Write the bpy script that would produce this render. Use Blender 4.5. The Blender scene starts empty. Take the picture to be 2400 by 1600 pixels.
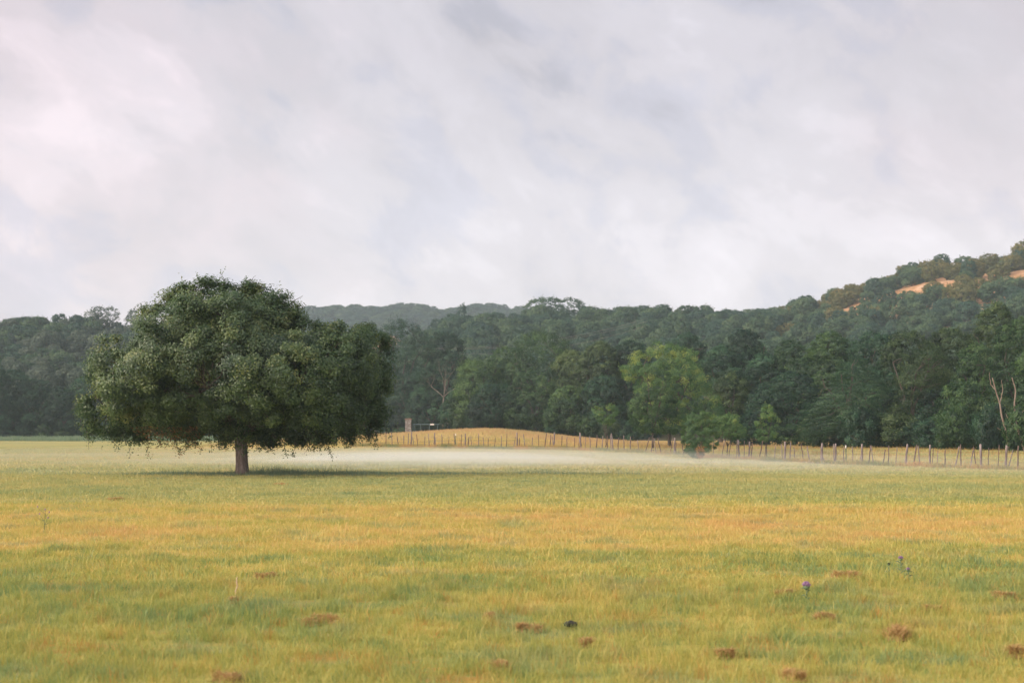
import bpy, math, random
import numpy as np
from mathutils import Vector, Matrix

random.seed(5)
RNG = np.random.default_rng(11)
scene = bpy.context.scene
COL = scene.collection

# ------------------------------------------------------------------ camera
F = 3333.0            # focal length in photograph pixels (2400 wide)
HZ = 1015.0           # eye-level row
EYE = 1.7
cam_d = bpy.data.cameras.new('camera')
cam_d.lens = F / 2400 * 36
cam_d.sensor_width = 36
cam_d.shift_y = (HZ - 800) / 2400
cam_d.clip_start = 0.1
cam_d.clip_end = 6000
cam_d.dof.use_dof = True
cam_d.dof.focus_distance = 58
cam_d.dof.aperture_fstop = 3.2
cam = bpy.data.objects.new('camera', cam_d)
COL.objects.link(cam)
cam.location = (0, 0, EYE)
cam.rotation_euler = (math.radians(90), 0, 0)
scene.camera = cam

# ------------------------------------------------------------------ view
scene.view_settings.view_transform = 'Standard'
scene.view_settings.look = 'None'
scene.view_settings.gamma = 1
scene.view_settings.exposure = 0.38
scene.render.engine = 'CYCLES'
cy = scene.cycles
cy.max_bounces = 8
cy.diffuse_bounces = 3
cy.glossy_bounces = 1
cy.transmission_bounces = 4
cy.transparent_max_bounces = 24
cy.volume_bounces = 3
cy.use_denoising = True
try:
    cy.denoiser = 'OPENIMAGEDENOISE'
    cy.denoising_input_passes = 'RGB_ALBEDO_NORMAL'
except Exception:
    pass
cy.use_adaptive_sampling = True
cy.adaptive_threshold = 0.015
cy.caustics_reflective = False
cy.caustics_refractive = False

# ------------------------------------------------------------------ sun
SUN_DIR = Vector((-0.90, -0.16, 0.40)).normalized()      # towards the sun
sun_d = bpy.data.lights.new('sun', 'SUN')
sun_d.energy = 2.4
sun_d.angle = math.radians(19)
sun_d.color = (1.0, 0.85, 0.66)
sun = bpy.data.objects.new('sun', sun_d)
COL.objects.link(sun)
sun.rotation_euler = (-SUN_DIR).to_track_quat('-Z', 'Y').to_euler()
sun.location = (-40, -10, 30)


# ------------------------------------------------------------------ node helpers
class NT:
    def __init__(self, nt):
        self.nt = nt
        nt.nodes.clear()

    def n(self, typ, **kw):
        node = self.nt.nodes.new(typ)
        for k, v in kw.items():
            if k.startswith('i_'):
                node.inputs[k[2:].replace('_', ' ')].default_value = v
            else:
                setattr(node, k, v)
        return node

    def l(self, a, b):
        self.nt.links.new(a, b)

    def val(self, node, idx, v):
        if isinstance(v, bpy.types.NodeSocket):
            self.l(v, node.inputs[idx])
        else:
            node.inputs[idx].default_value = v

    def math(self, op, a, b=0.0, c=None, clamp=False):
        m = self.n('ShaderNodeMath', operation=op, use_clamp=clamp)
        self.val(m, 0, a)
        self.val(m, 1, b)
        if c is not None:
            self.val(m, 2, c)
        return m.outputs[0]

    def vmath(self, op, a, b):
        m = self.n('ShaderNodeVectorMath', operation=op)
        self.val(m, 0, a)
        self.val(m, 1, b)
        return m.outputs[0]

    def mix(self, f, a, b, mode='MIX'):
        m = self.n('ShaderNodeMix', data_type='RGBA', blend_type=mode)
        self.val(m, 0, f)
        self.val(m, 6, a)
        self.val(m, 7, b)
        return m.outputs[2]

    def noise(self, vec, scale, detail=2.0, rough=0.5, dist=0.0):
        m = self.n('ShaderNodeTexNoise')
        if vec is not None:
            self.l(vec, m.inputs['Vector'])
        m.inputs['Scale'].default_value = scale
        m.inputs['Detail'].default_value = detail
        m.inputs['Roughness'].default_value = rough
        m.inputs['Distortion'].default_value = dist
        return m.outputs['Fac']

    def ramp(self, f, stops, interp='LINEAR'):
        m = self.n('ShaderNodeValToRGB')
        m.color_ramp.interpolation = interp
        e = m.color_ramp.elements
        while len(e) < len(stops):
            e.new(0.5)
        for el, (p, c) in zip(e, stops):
            el.position = p
            el.color = (c, c, c, 1) if not hasattr(c, '__len__') else (*c, 1)
        self.l(f, m.inputs[0])
        return m.outputs[0]

    def mapping(self, vec, rot=(0, 0, 0), scale=(1, 1, 1), loc=(0, 0, 0)):
        m = self.n('ShaderNodeMapping')
        self.l(vec, m.inputs[0])
        m.inputs['Location'].default_value = loc
        m.inputs['Rotation'].default_value = rot
        m.inputs['Scale'].default_value = scale
        return m.outputs[0]


# ------------------------------------------------------------------ world: an overcast morning sky
world = bpy.data.worlds.new("World")
scene.world = world
world.use_nodes = True
W = NT(world.node_tree)
tc = W.n('ShaderNodeTexCoord')
D = tc.outputs['Generated']
sep = W.n('ShaderNodeSeparateXYZ')
W.l(D, sep.inputs[0])
sky = W.n('ShaderNodeTexSky', sky_type='NISHITA')
sky.sun_disc = False
sky.sun_elevation = math.asin(SUN_DIR.z)
sky.sun_rotation = math.atan2(SUN_DIR.x, SUN_DIR.y)
skyc = W.mix(1.0, sky.outputs[0], (0.09, 0.09, 0.09, 1), 'MULTIPLY')
# cloud deck: slanting soft streaks
R0 = W.mapping(D, rot=(0, math.radians(-29), 0))
v1 = W.mapping(R0, scale=(3.5, 3.0, 6.2))
n1 = W.noise(v1, 1.35, 5.0, 0.52, 0.35)
v2 = W.mapping(R0, scale=(7.5, 6.0, 11.0), loc=(3.1, 1.7, 0.4))
n2 = W.noise(v2, 1.7, 6.0, 0.55, 0.3)
nsum = W.math('ADD', W.math('MULTIPLY', n1, 0.6), W.math('MULTIPLY', n2, 0.4))
elev = sep.outputs['Z']
base = W.ramp(elev, [(0.0, (0.785, 0.715, 0.715)), (0.06, (0.725, 0.675, 0.695)), (0.16, (0.66, 0.625, 0.66)),
                     (0.26, (0.585, 0.555, 0.60)), (0.6, (0.56, 0.56, 0.62))])
shade = W.ramp(nsum, [(0.36, 0.76), (0.45, 0.91), (0.53, 0.985), (0.585, 1.09), (0.66, 1.22)], 'EASE')
cl = W.mix(1.0, base, shade, 'MULTIPLY')
# pale pink glow at the left and a mauve bank high on the right
lf = W.ramp(W.math('ADD', W.math('MULTIPLY', sep.outputs['X'], -1.0), W.math('MULTIPLY', W.math('SUBTRACT', n2, .5), .5)),
            [(0.08, 0.0), (0.42, 1.0)], 'EASE')
cl = W.mix(lf, cl, W.mix(1.0, cl, (1.06, 0.97, 0.96, 1), 'MULTIPLY'))
rtf = W.ramp(W.math('ADD', sep.outputs['X'], W.math('MULTIPLY', W.math('SUBTRACT', n1, .5), .6)), [(0.16, 0.0), (0.40, 1.0)], 'EASE')
rtf = W.math('MULTIPLY', rtf, W.ramp(elev, [(.10, 0.0), (.20, 1.0)], 'EASE'))
cl = W.mix(rtf, cl, W.mix(1.0, cl, (0.95, 0.89, 0.89, 1), 'MULTIPLY'))
coolf = W.ramp(n2, [(0.38, 1.0), (0.5, 0.0)], 'EASE')
cl = W.mix(coolf, cl, W.mix(1.0, cl, (0.925, 0.95, 1.0, 1), 'MULTIPLY'))
# warm glow added to the unseen sky behind left, to brighten the meadow
dt = W.n('ShaderNodeVectorMath', operation='DOT_PRODUCT')
W.l(D, dt.inputs[0])
dt.inputs[1].default_value = tuple(Vector((-0.72, -0.62, 0.30)).normalized())
glow = W.ramp(dt.outputs['Value'], [(0.0, 0.0), (0.30, 0.0), (1.0, 1.0)], 'EASE')
cl = W.mix(glow, cl, W.mix(1.0, cl, (4.9, 4.3, 3.7, 1), 'MULTIPLY'))
cl = W.mix(0.06, cl, skyc)
bg = W.n('ShaderNodeBackground')
W.l(cl, bg.inputs[0])
bg.inputs[1].default_value = 1.0
wo = W.n('ShaderNodeOutputWorld')
W.l(bg.outputs[0], wo.inputs[0])


# ------------------------------------------------------------------ terrain
def sstep(a, b, v):
    t = np.clip((v - a) / (b - a), 0, 1)
    return t * t * (3 - 2 * t)


FX = [-30, -12.4, 0, 7.2, 13.2, 19.2, 24.8, 30.2, 45]
FY = [146, 139, 128, 120, 110, 100, 92, 84, 62]


def fence_y(x):
    return np.interp(x, FX, FY)


def H(x, y):
    x = np.asarray(x, float)
    y = np.asarray(y, float)
    z = 0.035 * np.sin(x * 0.31 + 1.0 + 0.2 * np.sin(y * .13)) * np.sin(y * 0.37 + 0.6)
    z += 0.05 * np.exp(-((y - 15.5 - 0.8 * np.sin(x * 0.4)) / 2.2) ** 2)
    z -= 0.06 * np.exp(-((y - 20.5 - 0.6 * np.sin(x * 0.33 + 2)) / 2.5) ** 2)
    z += 0.07 * np.exp(-((y - 31 - 1.0 * np.sin(x * 0.2)) / 2.5) ** 2)
    z += 0.05 * np.exp(-((y - 55.5) / 3) ** 2) * np.exp(-((x + 8) / 14) ** 2)
    z -= 0.10 * np.exp(-((y - 64) / 5) ** 2)
    z = z * sstep(3, 8, y)
    # left far field rises a little towards the woods
    wl = 1 - sstep(-34, -18, x)
    z += wl * 0.5 * sstep(130, 232, y)
    # dry mound behind the fence
    sx = np.where(x < -5, 22.0, 13.5)
    gx = np.exp(-((x + 5) / sx) ** 2)
    gy = np.where(y < 172, np.exp(-((y - 172) / 27.0) ** 2), 0.62 + 0.38 * np.exp(-((y - 172) / 22.0) ** 2))
    z += 1.86 * gx * gy
    z += 0.2 * np.exp(-((y - 122) / 14) ** 2) * np.exp(-((x - 5) / 12) ** 2)
    # right side dips at the fence then climbs to the trees
    s = y - fence_y(x)
    wr = sstep(4, 26, x)
    z += -0.48 * wr * sstep(40, 84, y) + wr * 0.93 * sstep(0, 22, s) + (1 - wr) * sstep(-14, 0, x) * .35 * sstep(5, 30, s)
    return z


R1 = (400, [(-900, 740), (-400, 770), (0, 806), (100, 794), (200, 792), (300, 796), (420, 815), (560, 835), (730, 860),
            (900, 900), (1020, 1010), (1200, 1200)])
R3 = (430, [(700, 1100), (850, 960), (950, 850), (1050, 790), (1150, 782), (1260, 772), (1400, 768), (1500, 762),
            (1570, 770), (1650, 772), (1700, 766), (1780, 762), (1870, 744), (1960, 716), (2050, 700), (2140, 656),
            (2200, 645), (2300, 636), (2400, 618), (2600, 572), (2900, 520), (3600, 520)])
R2 = (1100, [(-1500, 860), (300, 850), (560, 790), (660, 750), (730, 742), (860, 739), (950, 733), (1010, 742), (1060, 744),
             (1130, 736), (1200, 742), (1300, 750), (1500, 765), (2600, 780), (3600, 780)])


def ridge(r, x, y, y0, tail):
    Y, pts = r
    cx = [(p - 1200) * Y / F for p, _ in pts]
    cz = [EYE + (HZ - q) * Y / F for _, q in pts]
    h = np.interp(x, cx, cz)
    t = np.clip((y - y0) / (Y - y0), 0, 1)
    prof = 0.45 * t + 0.55 * t * t * (3 - 2 * t)
    fall = 1 - 0.75 * sstep(0, tail, y - Y)
    bump = 0.9 * np.sin(x * .09 + 1.3) * np.sin(y * .07) + 0.6 * np.sin(x * .21 + y * .16)
    return h * prof * fall + bump * t - 3.0 * (1 - t) ** 6


def HH(x, y):
    x = np.asarray(x, float)
    y = np.asarray(y, float)
    h = np.maximum(ridge(R1, x, y, 235, 260), ridge(R3, x, y, 215, 260))
    return np.maximum(h, ridge(R2, x, y, 640, 500))


def HT(x, y):
    return float(np.maximum(H(x, y), HH(x, y) if y > 200 else -9))


def X_at(px, Y):
    return (px - 1200) * Y / F


def Z_at(py, Y):
    return EYE + (HZ - py) * Y / F


def grid_mesh(name, xs, ys, zf, mat):
    X, Yg = np.meshgrid(xs, ys)
    Z = zf(X, Yg)
    v = np.stack([X, Yg, Z], -1).reshape(-1, 3)
    nx, ny = len(xs), len(ys)
    i = np.arange(nx - 1)[None, :] + (np.arange(ny - 1) * nx)[:, None]
    f = np.stack([i, i + 1, i + 1 + nx, i + nx], -1).reshape(-1, 4)
    return raw_mesh(name, v, f, mat, smooth=True)


def raw_mesh(name, v, f, mat, tint=None, smooth=False, mats=None, midx=None):
    """v (n,3); f (m,k) same-size faces, or list of such arrays"""
    me = bpy.data.meshes.new(name)
    fl = f if isinstance(f, list) else [f]
    fl = [a for a in fl if len(a)]
    nl = sum(a.size for a in fl)
    nf = sum(len(a) for a in fl)
    me.vertices.add(len(v))
    me.vertices.foreach_set('co', np.ascontiguousarray(v, dtype=np.float32).ravel())
    me.loops.add(nl)
    me.polygons.add(nf)
    loops = np.concatenate([a.ravel() for a in fl]).astype(np.int32)
    sizes = np.concatenate([np.full(len(a), a.shape[1]) for a in fl])
    starts = np.concatenate([[0], np.cumsum(sizes)[:-1]]).astype(np.int32)
    me.loops.foreach_set('vertex_index', loops)
    me.polygons.foreach_set('loop_start', starts)
    if midx is not None:
        me.polygons.foreach_set('material_index', np.asarray(midx, np.int32))
    me.polygons.foreach_set('use_smooth', np.full(nf, smooth))
    for m in (mats or [mat]):
        me.materials.append(m)
    if tint is not None:
        a = me.attributes.new('tint', 'FLOAT', 'FACE')
        a.data.foreach_set('value', np.asarray(tint, np.float32))
    me.update(calc_edges=True)
    return me


def link(name, me, parent=None, loc=(0, 0, 0), rz=0.0, sc=None):
    o = bpy.data.objects.new(name, me)
    COL.objects.link(o)
    o.location = loc
    o.rotation_euler = (0, 0, rz)
    if sc is not None:
        o.scale = sc
    if parent is not None:
        o.parent = parent
    return o


def tag(o, label=None, cat=None, group=None, kind=None):
    if label:
        o['label'] = label
    if cat:
        o['category'] = cat
    if group:
        o['group'] = group
    if kind:
        o['kind'] = kind
    return o


def empty(name, label, cat, loc, group=None, rz=0.0):
    o = bpy.data.objects.new(name, None)
    COL.objects.link(o)
    o.location = loc
    o.rotation_euler = (0, 0, rz)
    return tag(o, label, cat, group)


# ------------------------------------------------------------------ materials
def new_mat(name):
    m = bpy.data.materials.new(name)
    m.use_nodes = True
    return m, NT(m.node_tree)


def meadow_colour(N, tint):
    """colour of the meadow's grass at a place: dry and green patches, paler bands, rusty spots"""
    g = N.n('ShaderNodeNewGeometry')
    P = g.outputs['Position']
    s = N.n('ShaderNodeSeparateXYZ')
    N.l(P, s.inputs[0])
    flat = N.mapping(P, scale=(1, 1, 0))
    big = N.noise(N.mapping(P, scale=(.5, 1, 0)), 0.11, 3, 0.55)
    mid = N.noise(flat, 0.55, 3, 0.6)
    fine = N.noise(flat, 3.2, 2, 0.6)
    # mowing-scale bands across the meadow, their edges made uneven
    yy = N.math('ADD', s.outputs['Y'], N.math('MULTIPLY', N.math('SUBTRACT', mid, 0.5), 7.0))
    yy = N.math('ADD', yy, N.math('MULTIPLY', N.math('SUBTRACT', big, 0.5), 10.0))
    yn = N.math('DIVIDE', yy, 200.0, clamp=True)
    band = N.ramp(yn, [(0.0, .48), (.047, .46), (.060, .34), (.080, .34), (.098, .48), (.112, .72), (.148, .76), (.172, .46), (.225, .40),
                       (.25, .50), (.31, .48), (.40, .56), (.64, .60), (.74, .86), (1.0, .95)])
    d = N.math('ADD', band, N.math('MULTIPLY', N.math('SUBTRACT', mid, 0.5), 0.95))
    d = N.math('ADD', d, N.math('MULTIPLY', N.math('SUBTRACT', big, 0.5), 1.0))
    d = N.math('ADD', d, N.math('MULTIPLY', N.math('SUBTRACT', fine, 0.5), 0.75))
    # the far left of the field stays greener than the mound
    leftf = N.ramp(N.math('DIVIDE', N.math('ADD', s.outputs['X'], 60.0), 60.0, clamp=True), [(0.25, 1.0), (.6, 0.0)])
    farf = N.ramp(yn, [(.6, 0.0), (.8, 1.0)])
    d = N.math('SUBTRACT', d, N.math('MULTIPLY', N.math('MULTIPLY', leftf, farf), 0.5))
    d = N.math('ADD', d, N.math('MULTIPLY', N.math('SUBTRACT', tint, 0.5), 0.42), clamp=True)
    col = N.ramp(d, [(0.0, (0.17, 0.28, 0.11)), (0.22, (0.26, 0.335, 0.10)), (0.42, (0.395, 0.40, 0.098)),
                     (0.60, (0.53, 0.465, 0.13)), (0.78, (0.60, 0.475, 0.16)), (0.93, (0.60, 0.44, 0.155)),
                     (1.0, (0.60, 0.40, 0.15))])
    # thin mist over the middle distance, painted into the sward as paler grey
    pale = N.ramp(yn, [(.155, 0.0), (.20, .42), (.6, .5), (.72, 0.0)])
    pale = N.math('ADD', pale, N.math('MULTIPLY', leftf, N.math('MULTIPLY', N.ramp(yn, [(.6, 0.0), (.72, 1.0)]), .55)), clamp=True)
    col = N.mix(pale, col, (0.38, 0.40, 0.21, 1))
    # rusty dead patches
    rn = N.noise(N.mapping(P, scale=(.6, 1, 0), loc=(7, 3, 0)), 1.5, 3, 0.62)
    rf = N.ramp(rn, [(0.585, 0.0), (0.665, 0.7)])
    rf = N.math('MULTIPLY', rf, N.ramp(yn, [(0.05, 1.0), (0.10, .15), (.3, .12), (.6, 1.0)]))
    col = N.mix(rf, col, (0.50, 0.27, 0.075, 1))
    fn = N.noise(N.mapping(P, scale=(.7, 1, 0), loc=(3, 17, 0)), 6.0, 3, 0.65)
    col = N.mix(N.math('MULTIPLY', N.ramp(fn, [(0.57, 0.0), (0.66, 0.8)]), N.ramp(yn, [(0.08, 1.0), (0.13, .25), (.3, .1)])), col, (0.52, 0.27, 0.07, 1))
    # cooler bluish green tufts
    bn = N.noise(N.mapping(P, scale=(.6, 1, 0), loc=(31, 13, 0)), 1.4, 3, 0.62)
    bf = N.ramp(bn, [(0.52, 0.0), (0.64, 0.5)])
    col = N.mix(bf, col, (0.19, 0.30, 0.16, 1))
    return col


def leaf_shader(N, col, trans=0.35, rough=0.6, gloss=0.0):
    d = N.n('ShaderNodeBsdfDiffuse')
    N.l(col, d.inputs[0])
    t = N.n('ShaderNodeBsdfTranslucent')
    N.l(col, t.inputs[0])
    m = N.n('ShaderNodeMixShader')
    m.inputs[0].default_value = trans
    N.l(d.outputs[0], m.inputs[1])
    N.l(t.outputs[0], m.inputs[2])
    out = m.outputs[0]
    if gloss:
        g = N.n('ShaderNodeBsdfGlossy')
        g.inputs['Roughness'].default_value = 0.5
        g.inputs[0].default_value = (1, 1, 1, 1)
        m2 = N.n('ShaderNodeMixShader')
        m2.inputs[0].default_value = gloss
        N.l(out, m2.inputs[1])
        N.l(g.outputs[0], m2.inputs[2])
        out = m2.outputs[0]
    o = N.n('ShaderNodeOutputMaterial')
    N.l(out, o.inputs[0])


def tint_node(N):
    a = N.n('ShaderNodeAttribute', attribute_name='tint')
    return a.outputs['Fac']


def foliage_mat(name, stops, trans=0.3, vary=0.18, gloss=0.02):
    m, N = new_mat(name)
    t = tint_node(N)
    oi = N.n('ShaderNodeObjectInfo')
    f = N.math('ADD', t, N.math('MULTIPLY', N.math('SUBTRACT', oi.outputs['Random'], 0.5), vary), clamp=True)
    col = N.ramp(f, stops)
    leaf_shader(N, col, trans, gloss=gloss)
    return m


def blade_mat(name, stops=None):
    m, N = new_mat(name)
    t = tint_node(N)
    col = meadow_colour(N, t) if stops is None else N.ramp(t, stops)
    leaf_shader(N, col, 0.4, gloss=0.02)
    return m


def rough_mat(name, stops, scale, rough=0.9, detail=6, bump=0.3, stretch=(1, 1, 1), coord='Object'):
    m, N = new_mat(name)
    c = N.n('ShaderNodeTexCoord')
    v = N.mapping(c.outputs[coord], scale=stretch)
    f = N.noise(v, scale, detail, 0.65)
    col = N.ramp(f, stops)
    p = N.n('ShaderNodeBsdfPrincipled')
    N.l(col, p.inputs['Base Color'])
    p.inputs['Roughness'].default_value = rough
    if bump:
        b = N.n('ShaderNodeBump')
        b.inputs['Strength'].default_value = bump
        b.inputs['Distance'].default_value = 0.02
        N.l(f, b.inputs['Height'])
        N.l(b.outputs[0], p.inputs['Normal'])
    o = N.n('ShaderNodeOutputMaterial')
    N.l(p.outputs[0], o.inputs[0])
    return m


# ground
M_ground, N = new_mat('meadow_ground')
gnoise = N.noise(N.mapping(N.n('ShaderNodeNewGeometry').outputs['Position'], scale=(1, 1, 0)), 9.0, 3, 0.7)
col = meadow_colour(N, gnoise)
col = N.mix(0.35, col, (0.20, 0.15, 0.07, 1))
p = N.n('ShaderNodeBsdfDiffuse')
N.l(col, p.inputs[0])
o = N.n('ShaderNodeOutputMaterial')
N.l(p.outputs[0], o.inputs[0])

M_hill, N = new_mat('hillside_soil')
g = N.n('ShaderNodeNewGeometry')
s = N.n('ShaderNodeSeparateXYZ')
N.l(g.outputs['Position'], s.inputs[0])
f = N.noise(N.mapping(g.outputs['Position'], scale=(1, 1, 2)), 0.09, 5, 0.65)
f2 = N.noise(N.mapping(g.outputs['Position'], scale=(1, 1, 2)), 0.6, 4, 0.7)
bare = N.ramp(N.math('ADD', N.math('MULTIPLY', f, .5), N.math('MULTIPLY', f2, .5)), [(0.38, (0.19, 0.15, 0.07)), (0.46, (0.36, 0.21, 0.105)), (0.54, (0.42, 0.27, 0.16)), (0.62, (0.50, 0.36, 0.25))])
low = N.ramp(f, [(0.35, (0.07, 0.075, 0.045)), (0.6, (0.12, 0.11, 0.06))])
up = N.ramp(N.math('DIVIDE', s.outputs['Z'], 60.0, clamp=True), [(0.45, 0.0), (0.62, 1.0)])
col = N.mix(up, low, bare)  # high bare soil, warm hilltop sunlight put into its orange
p = N.n('ShaderNodeBsdfDiffuse')
N.l(col, p.inputs[0])
o = N.n('ShaderNodeOutputMaterial')
N.l(p.outputs[0], o.inputs[0])

M_blade = blade_mat('meadow_grass_blade')
M_tall_dry = blade_mat('tall_dry_grass', [(0, (0.27, 0.29, 0.12)), (.35, (0.43, 0.36, 0.16)), (.7, (0.50, 0.36, 0.175)),
                                          (1, (0.47, 0.29, 0.15))])
M_tall_green = blade_mat('tall_green_grass', [(0, (0.15, 0.25, 0.16)), (.5, (0.21, 0.30, 0.18)), (1, (0.30, 0.34, 0.17))])
M_tall_mixed = blade_mat('tall_mixed_grass', [(0, (0.16, 0.22, 0.09)), (.45, (0.30, 0.28, 0.10)), (.8, (0.48, 0.33, 0.12)),
                                              (1, (0.44, 0.23, 0.08))])
M_oakleaf = foliage_mat('live_oak_leaf', [(0, (0.026, 0.064, 0.032)), (.4, (0.062, 0.122, 0.046)),
                                          (.72, (0.110, 0.172, 0.054)), (.92, (0.19, 0.225, 0.07)), (.95, (0.24, 0.15, 0.06)), (1, (0.22, 0.12, 0.05))],
                        gloss=0.04, vary=0.0)
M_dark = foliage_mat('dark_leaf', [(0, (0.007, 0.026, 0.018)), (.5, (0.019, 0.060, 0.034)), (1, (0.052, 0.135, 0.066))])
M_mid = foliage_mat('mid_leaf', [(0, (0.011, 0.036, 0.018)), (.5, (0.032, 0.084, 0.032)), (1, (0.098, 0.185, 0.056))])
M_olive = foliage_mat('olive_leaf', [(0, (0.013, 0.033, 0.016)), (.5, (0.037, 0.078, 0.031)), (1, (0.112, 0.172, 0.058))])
M_bright = foliage_mat('bright_leaf', [(0, (0.042, 0.110, 0.048)), (.5, (0.095, 0.200, 0.062)), (1, (0.27, 0.34, 0.085))], trans=0.4)
M_juni = foliage_mat('juniper_leaf', [(0, (0.010, 0.033, 0.021)), (.5, (0.027, 0.074, 0.038)), (1, (0.073, 0.152, 0.066))])
M_suntint = foliage_mat('sunlit_olive_leaf', [(0, (0.070, 0.105, 0.038)), (.5, (0.125, 0.145, 0.052)), (1, (0.25, 0.215, 0.075))])  # hilltop sunlight put into the leaf colour
M_grey = foliage_mat('greyish_leaf', [(0, (0.028, 0.049, 0.037)), (.5, (0.058, 0.095, 0.066)), (1, (0.123, 0.176, 0.127))])
M_bushy = foliage_mat('fence_bush_leaf', [(0, (0.03, 0.085, 0.035)), (.5, (0.080, 0.165, 0.055)), (1, (0.18, 0.27, 0.07))])
M_h1 = foliage_mat('hill_juniper_leaf', [(0, (0.018, 0.056, 0.042)), (.5, (0.038, 0.098, 0.066)), (1, (0.080, 0.155, 0.090))])  # the three hill leaf colours are lightened and blued as painted haze
M_h2 = foliage_mat('hill_oak_leaf', [(0, (0.024, 0.064, 0.040)), (.5, (0.054, 0.120, 0.064)), (1, (0.115, 0.190, 0.090))])
M_h3 = foliage_mat('hill_grey_leaf', [(0, (0.040, 0.072, 0.055)), (.5, (0.075, 0.120, 0.085)), (1, (0.13, 0.175, 0.12))])
M_rust = foliage_mat('rusty_leaf', [(0, (0.14, 0.08, 0.03)), (.5, (0.32, 0.16, 0.05)), (1, (0.46, 0.26, 0.08))])
M_bark = rough_mat('bark', [(0.3, (0.030, 0.026, 0.021)), (.5, (0.060, 0.052, 0.043)), (.7, (0.11, 0.10, 0.085))], 9,
                   stretch=(1.6, 1.6, .35), bump=0.9)
M_oakbark = rough_mat('oak_bark', [(0.3, (0.075, 0.06, 0.052)), (.5, (0.15, 0.125, 0.11)), (.7, (0.25, 0.215, 0.195))], 9,
                      stretch=(1.6, 1.6, .35), bump=1.0)
M_pale = rough_mat('pale_bark', [(0.3, (0.10, 0.075, 0.055)), (.5, (0.19, 0.15, 0.12)), (.7, (0.30, 0.26, 0.22))], 3,
                   stretch=(1, 1, .4))
M_dead = rough_mat('dead_wood', [(0.3, (0.08, 0.07, 0.055)), (.7, (0.20, 0.18, 0.155))], 3)
M_post = rough_mat('weathered_post', [(0.3, (0.09, 0.065, 0.055)), (.5, (0.18, 0.15, 0.14)), (.7, (0.36, 0.33, 0.33))], 2.5,
                   stretch=(3, 3, .6), coord='Object')
M_post_dark = rough_mat('dark_post', [(0.3, (0.06, 0.045, 0.04)), (.7, (0.17, 0.12, 0.10))], 4, stretch=(3, 3, .6))
M_tpost = rough_mat('steel_post_green', [(0.3, (0.03, 0.075, 0.055)), (.7, (0.05, 0.11, 0.08))], 6)
M_white = rough_mat('white_paint', [(0.3, (0.62, 0.62, 0.60)), (.7, (0.78, 0.78, 0.76))], 6, rough=.6, bump=0)
M_wire = rough_mat('fence_wire', [(0.3, (0.16, 0.15, 0.14)), (.7, (0.28, 0.26, 0.24))], 6, rough=.5, bump=0)
M_gate = rough_mat('gate_paint', [(0.3, (0.07, 0.13, 0.15)), (.7, (0.12, 0.20, 0.23))], 5, rough=.6, bump=0)
M_stone = rough_mat('pillar_stone', [(0.32, (0.12, 0.09, 0.08)), (.5, (0.19, 0.18, 0.17)), (.68, (0.32, 0.33, 0.32))], 2.2,
                    detail=3, bump=.6)
M_cap = rough_mat('pillar_cap', [(0.3, (0.14, 0.085, 0.07)), (.7, (0.22, 0.16, 0.13))], 4, bump=.3)
M_deadgrass = blade_mat('dead_grass', [(0, (0.34, 0.225, 0.09)), (.5, (0.52, 0.34, 0.14)), (1, (0.64, 0.48, 0.22))])
M_lump = rough_mat('dark_dung', [(0.3, (0.012, 0.014, 0.010)), (.7, (0.035, 0.036, 0.024))], 20, bump=.8)
M_purple = rough_mat('thistle_purple', [(0.3, (0.17, 0.09, 0.18)), (.7, (0.34, 0.22, 0.36))], 60, bump=.3)
M_stem = rough_mat('thistle_green', [(0.3, (0.08, 0.14, 0.07)), (.7, (0.15, 0.22, 0.11))], 30, bump=.2)
M_straw = rough_mat('straw', [(0.3, (0.45, 0.33, 0.20)), (.7, (0.66, 0.52, 0.38))], 30, bump=.2)


# ------------------------------------------------------------------ ground and hills
def spaced(segs):
    out = []
    for a, b, st in segs:
        out += list(np.arange(a, b, st))
    out.append(segs[-1][1])
    return np.array(out)


xs = spaced([(-1600, -200, 100), (-200, -60, 8), (-60, -20, 1.5), (-20, 22, 0.5), (22, 60, 1.5), (60, 200, 8), (200, 1600, 100)])
ys = spaced([(-60, 0, 10), (0, 7, 1), (7, 36, .4), (36, 70, .8), (70, 240, 2.5), (240, 400, 20), (400, 1800, 100)])
go = link('ground', grid_mesh('ground', xs, ys, H, M_ground))
tag(go, kind='structure')
xs = spaced([(-900, -200, 25), (-200, 260, 5), (260, 900, 25)])
ys = spaced([(214, 520, 5), (520, 1500, 20)])
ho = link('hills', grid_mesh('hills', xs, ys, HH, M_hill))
tag(ho, kind='structure')


# ------------------------------------------------------------------ leaves, tubes
def unit(v):
    return v / (np.linalg.norm(v, axis=-1, keepdims=True) + 1e-9)


def rand_dir(r, n):
    return unit(r.normal(size=(n, 3)))


def leaf_arrays(r, C, Nn, size, asp=0.5):
    """diamond leaves: centre, normal, half length"""
    n = len(C)
    t = unit(np.cross(Nn, rand_dir(r, n)))
    b = np.cross(Nn, t)
    L = size[:, None]
    v = np.stack([C - t * L, C + b * L * asp, C + t * L, C - b * L * asp], 1)
    return v.reshape(-1, 3), np.arange(4 * n).reshape(-1, 4)


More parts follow.
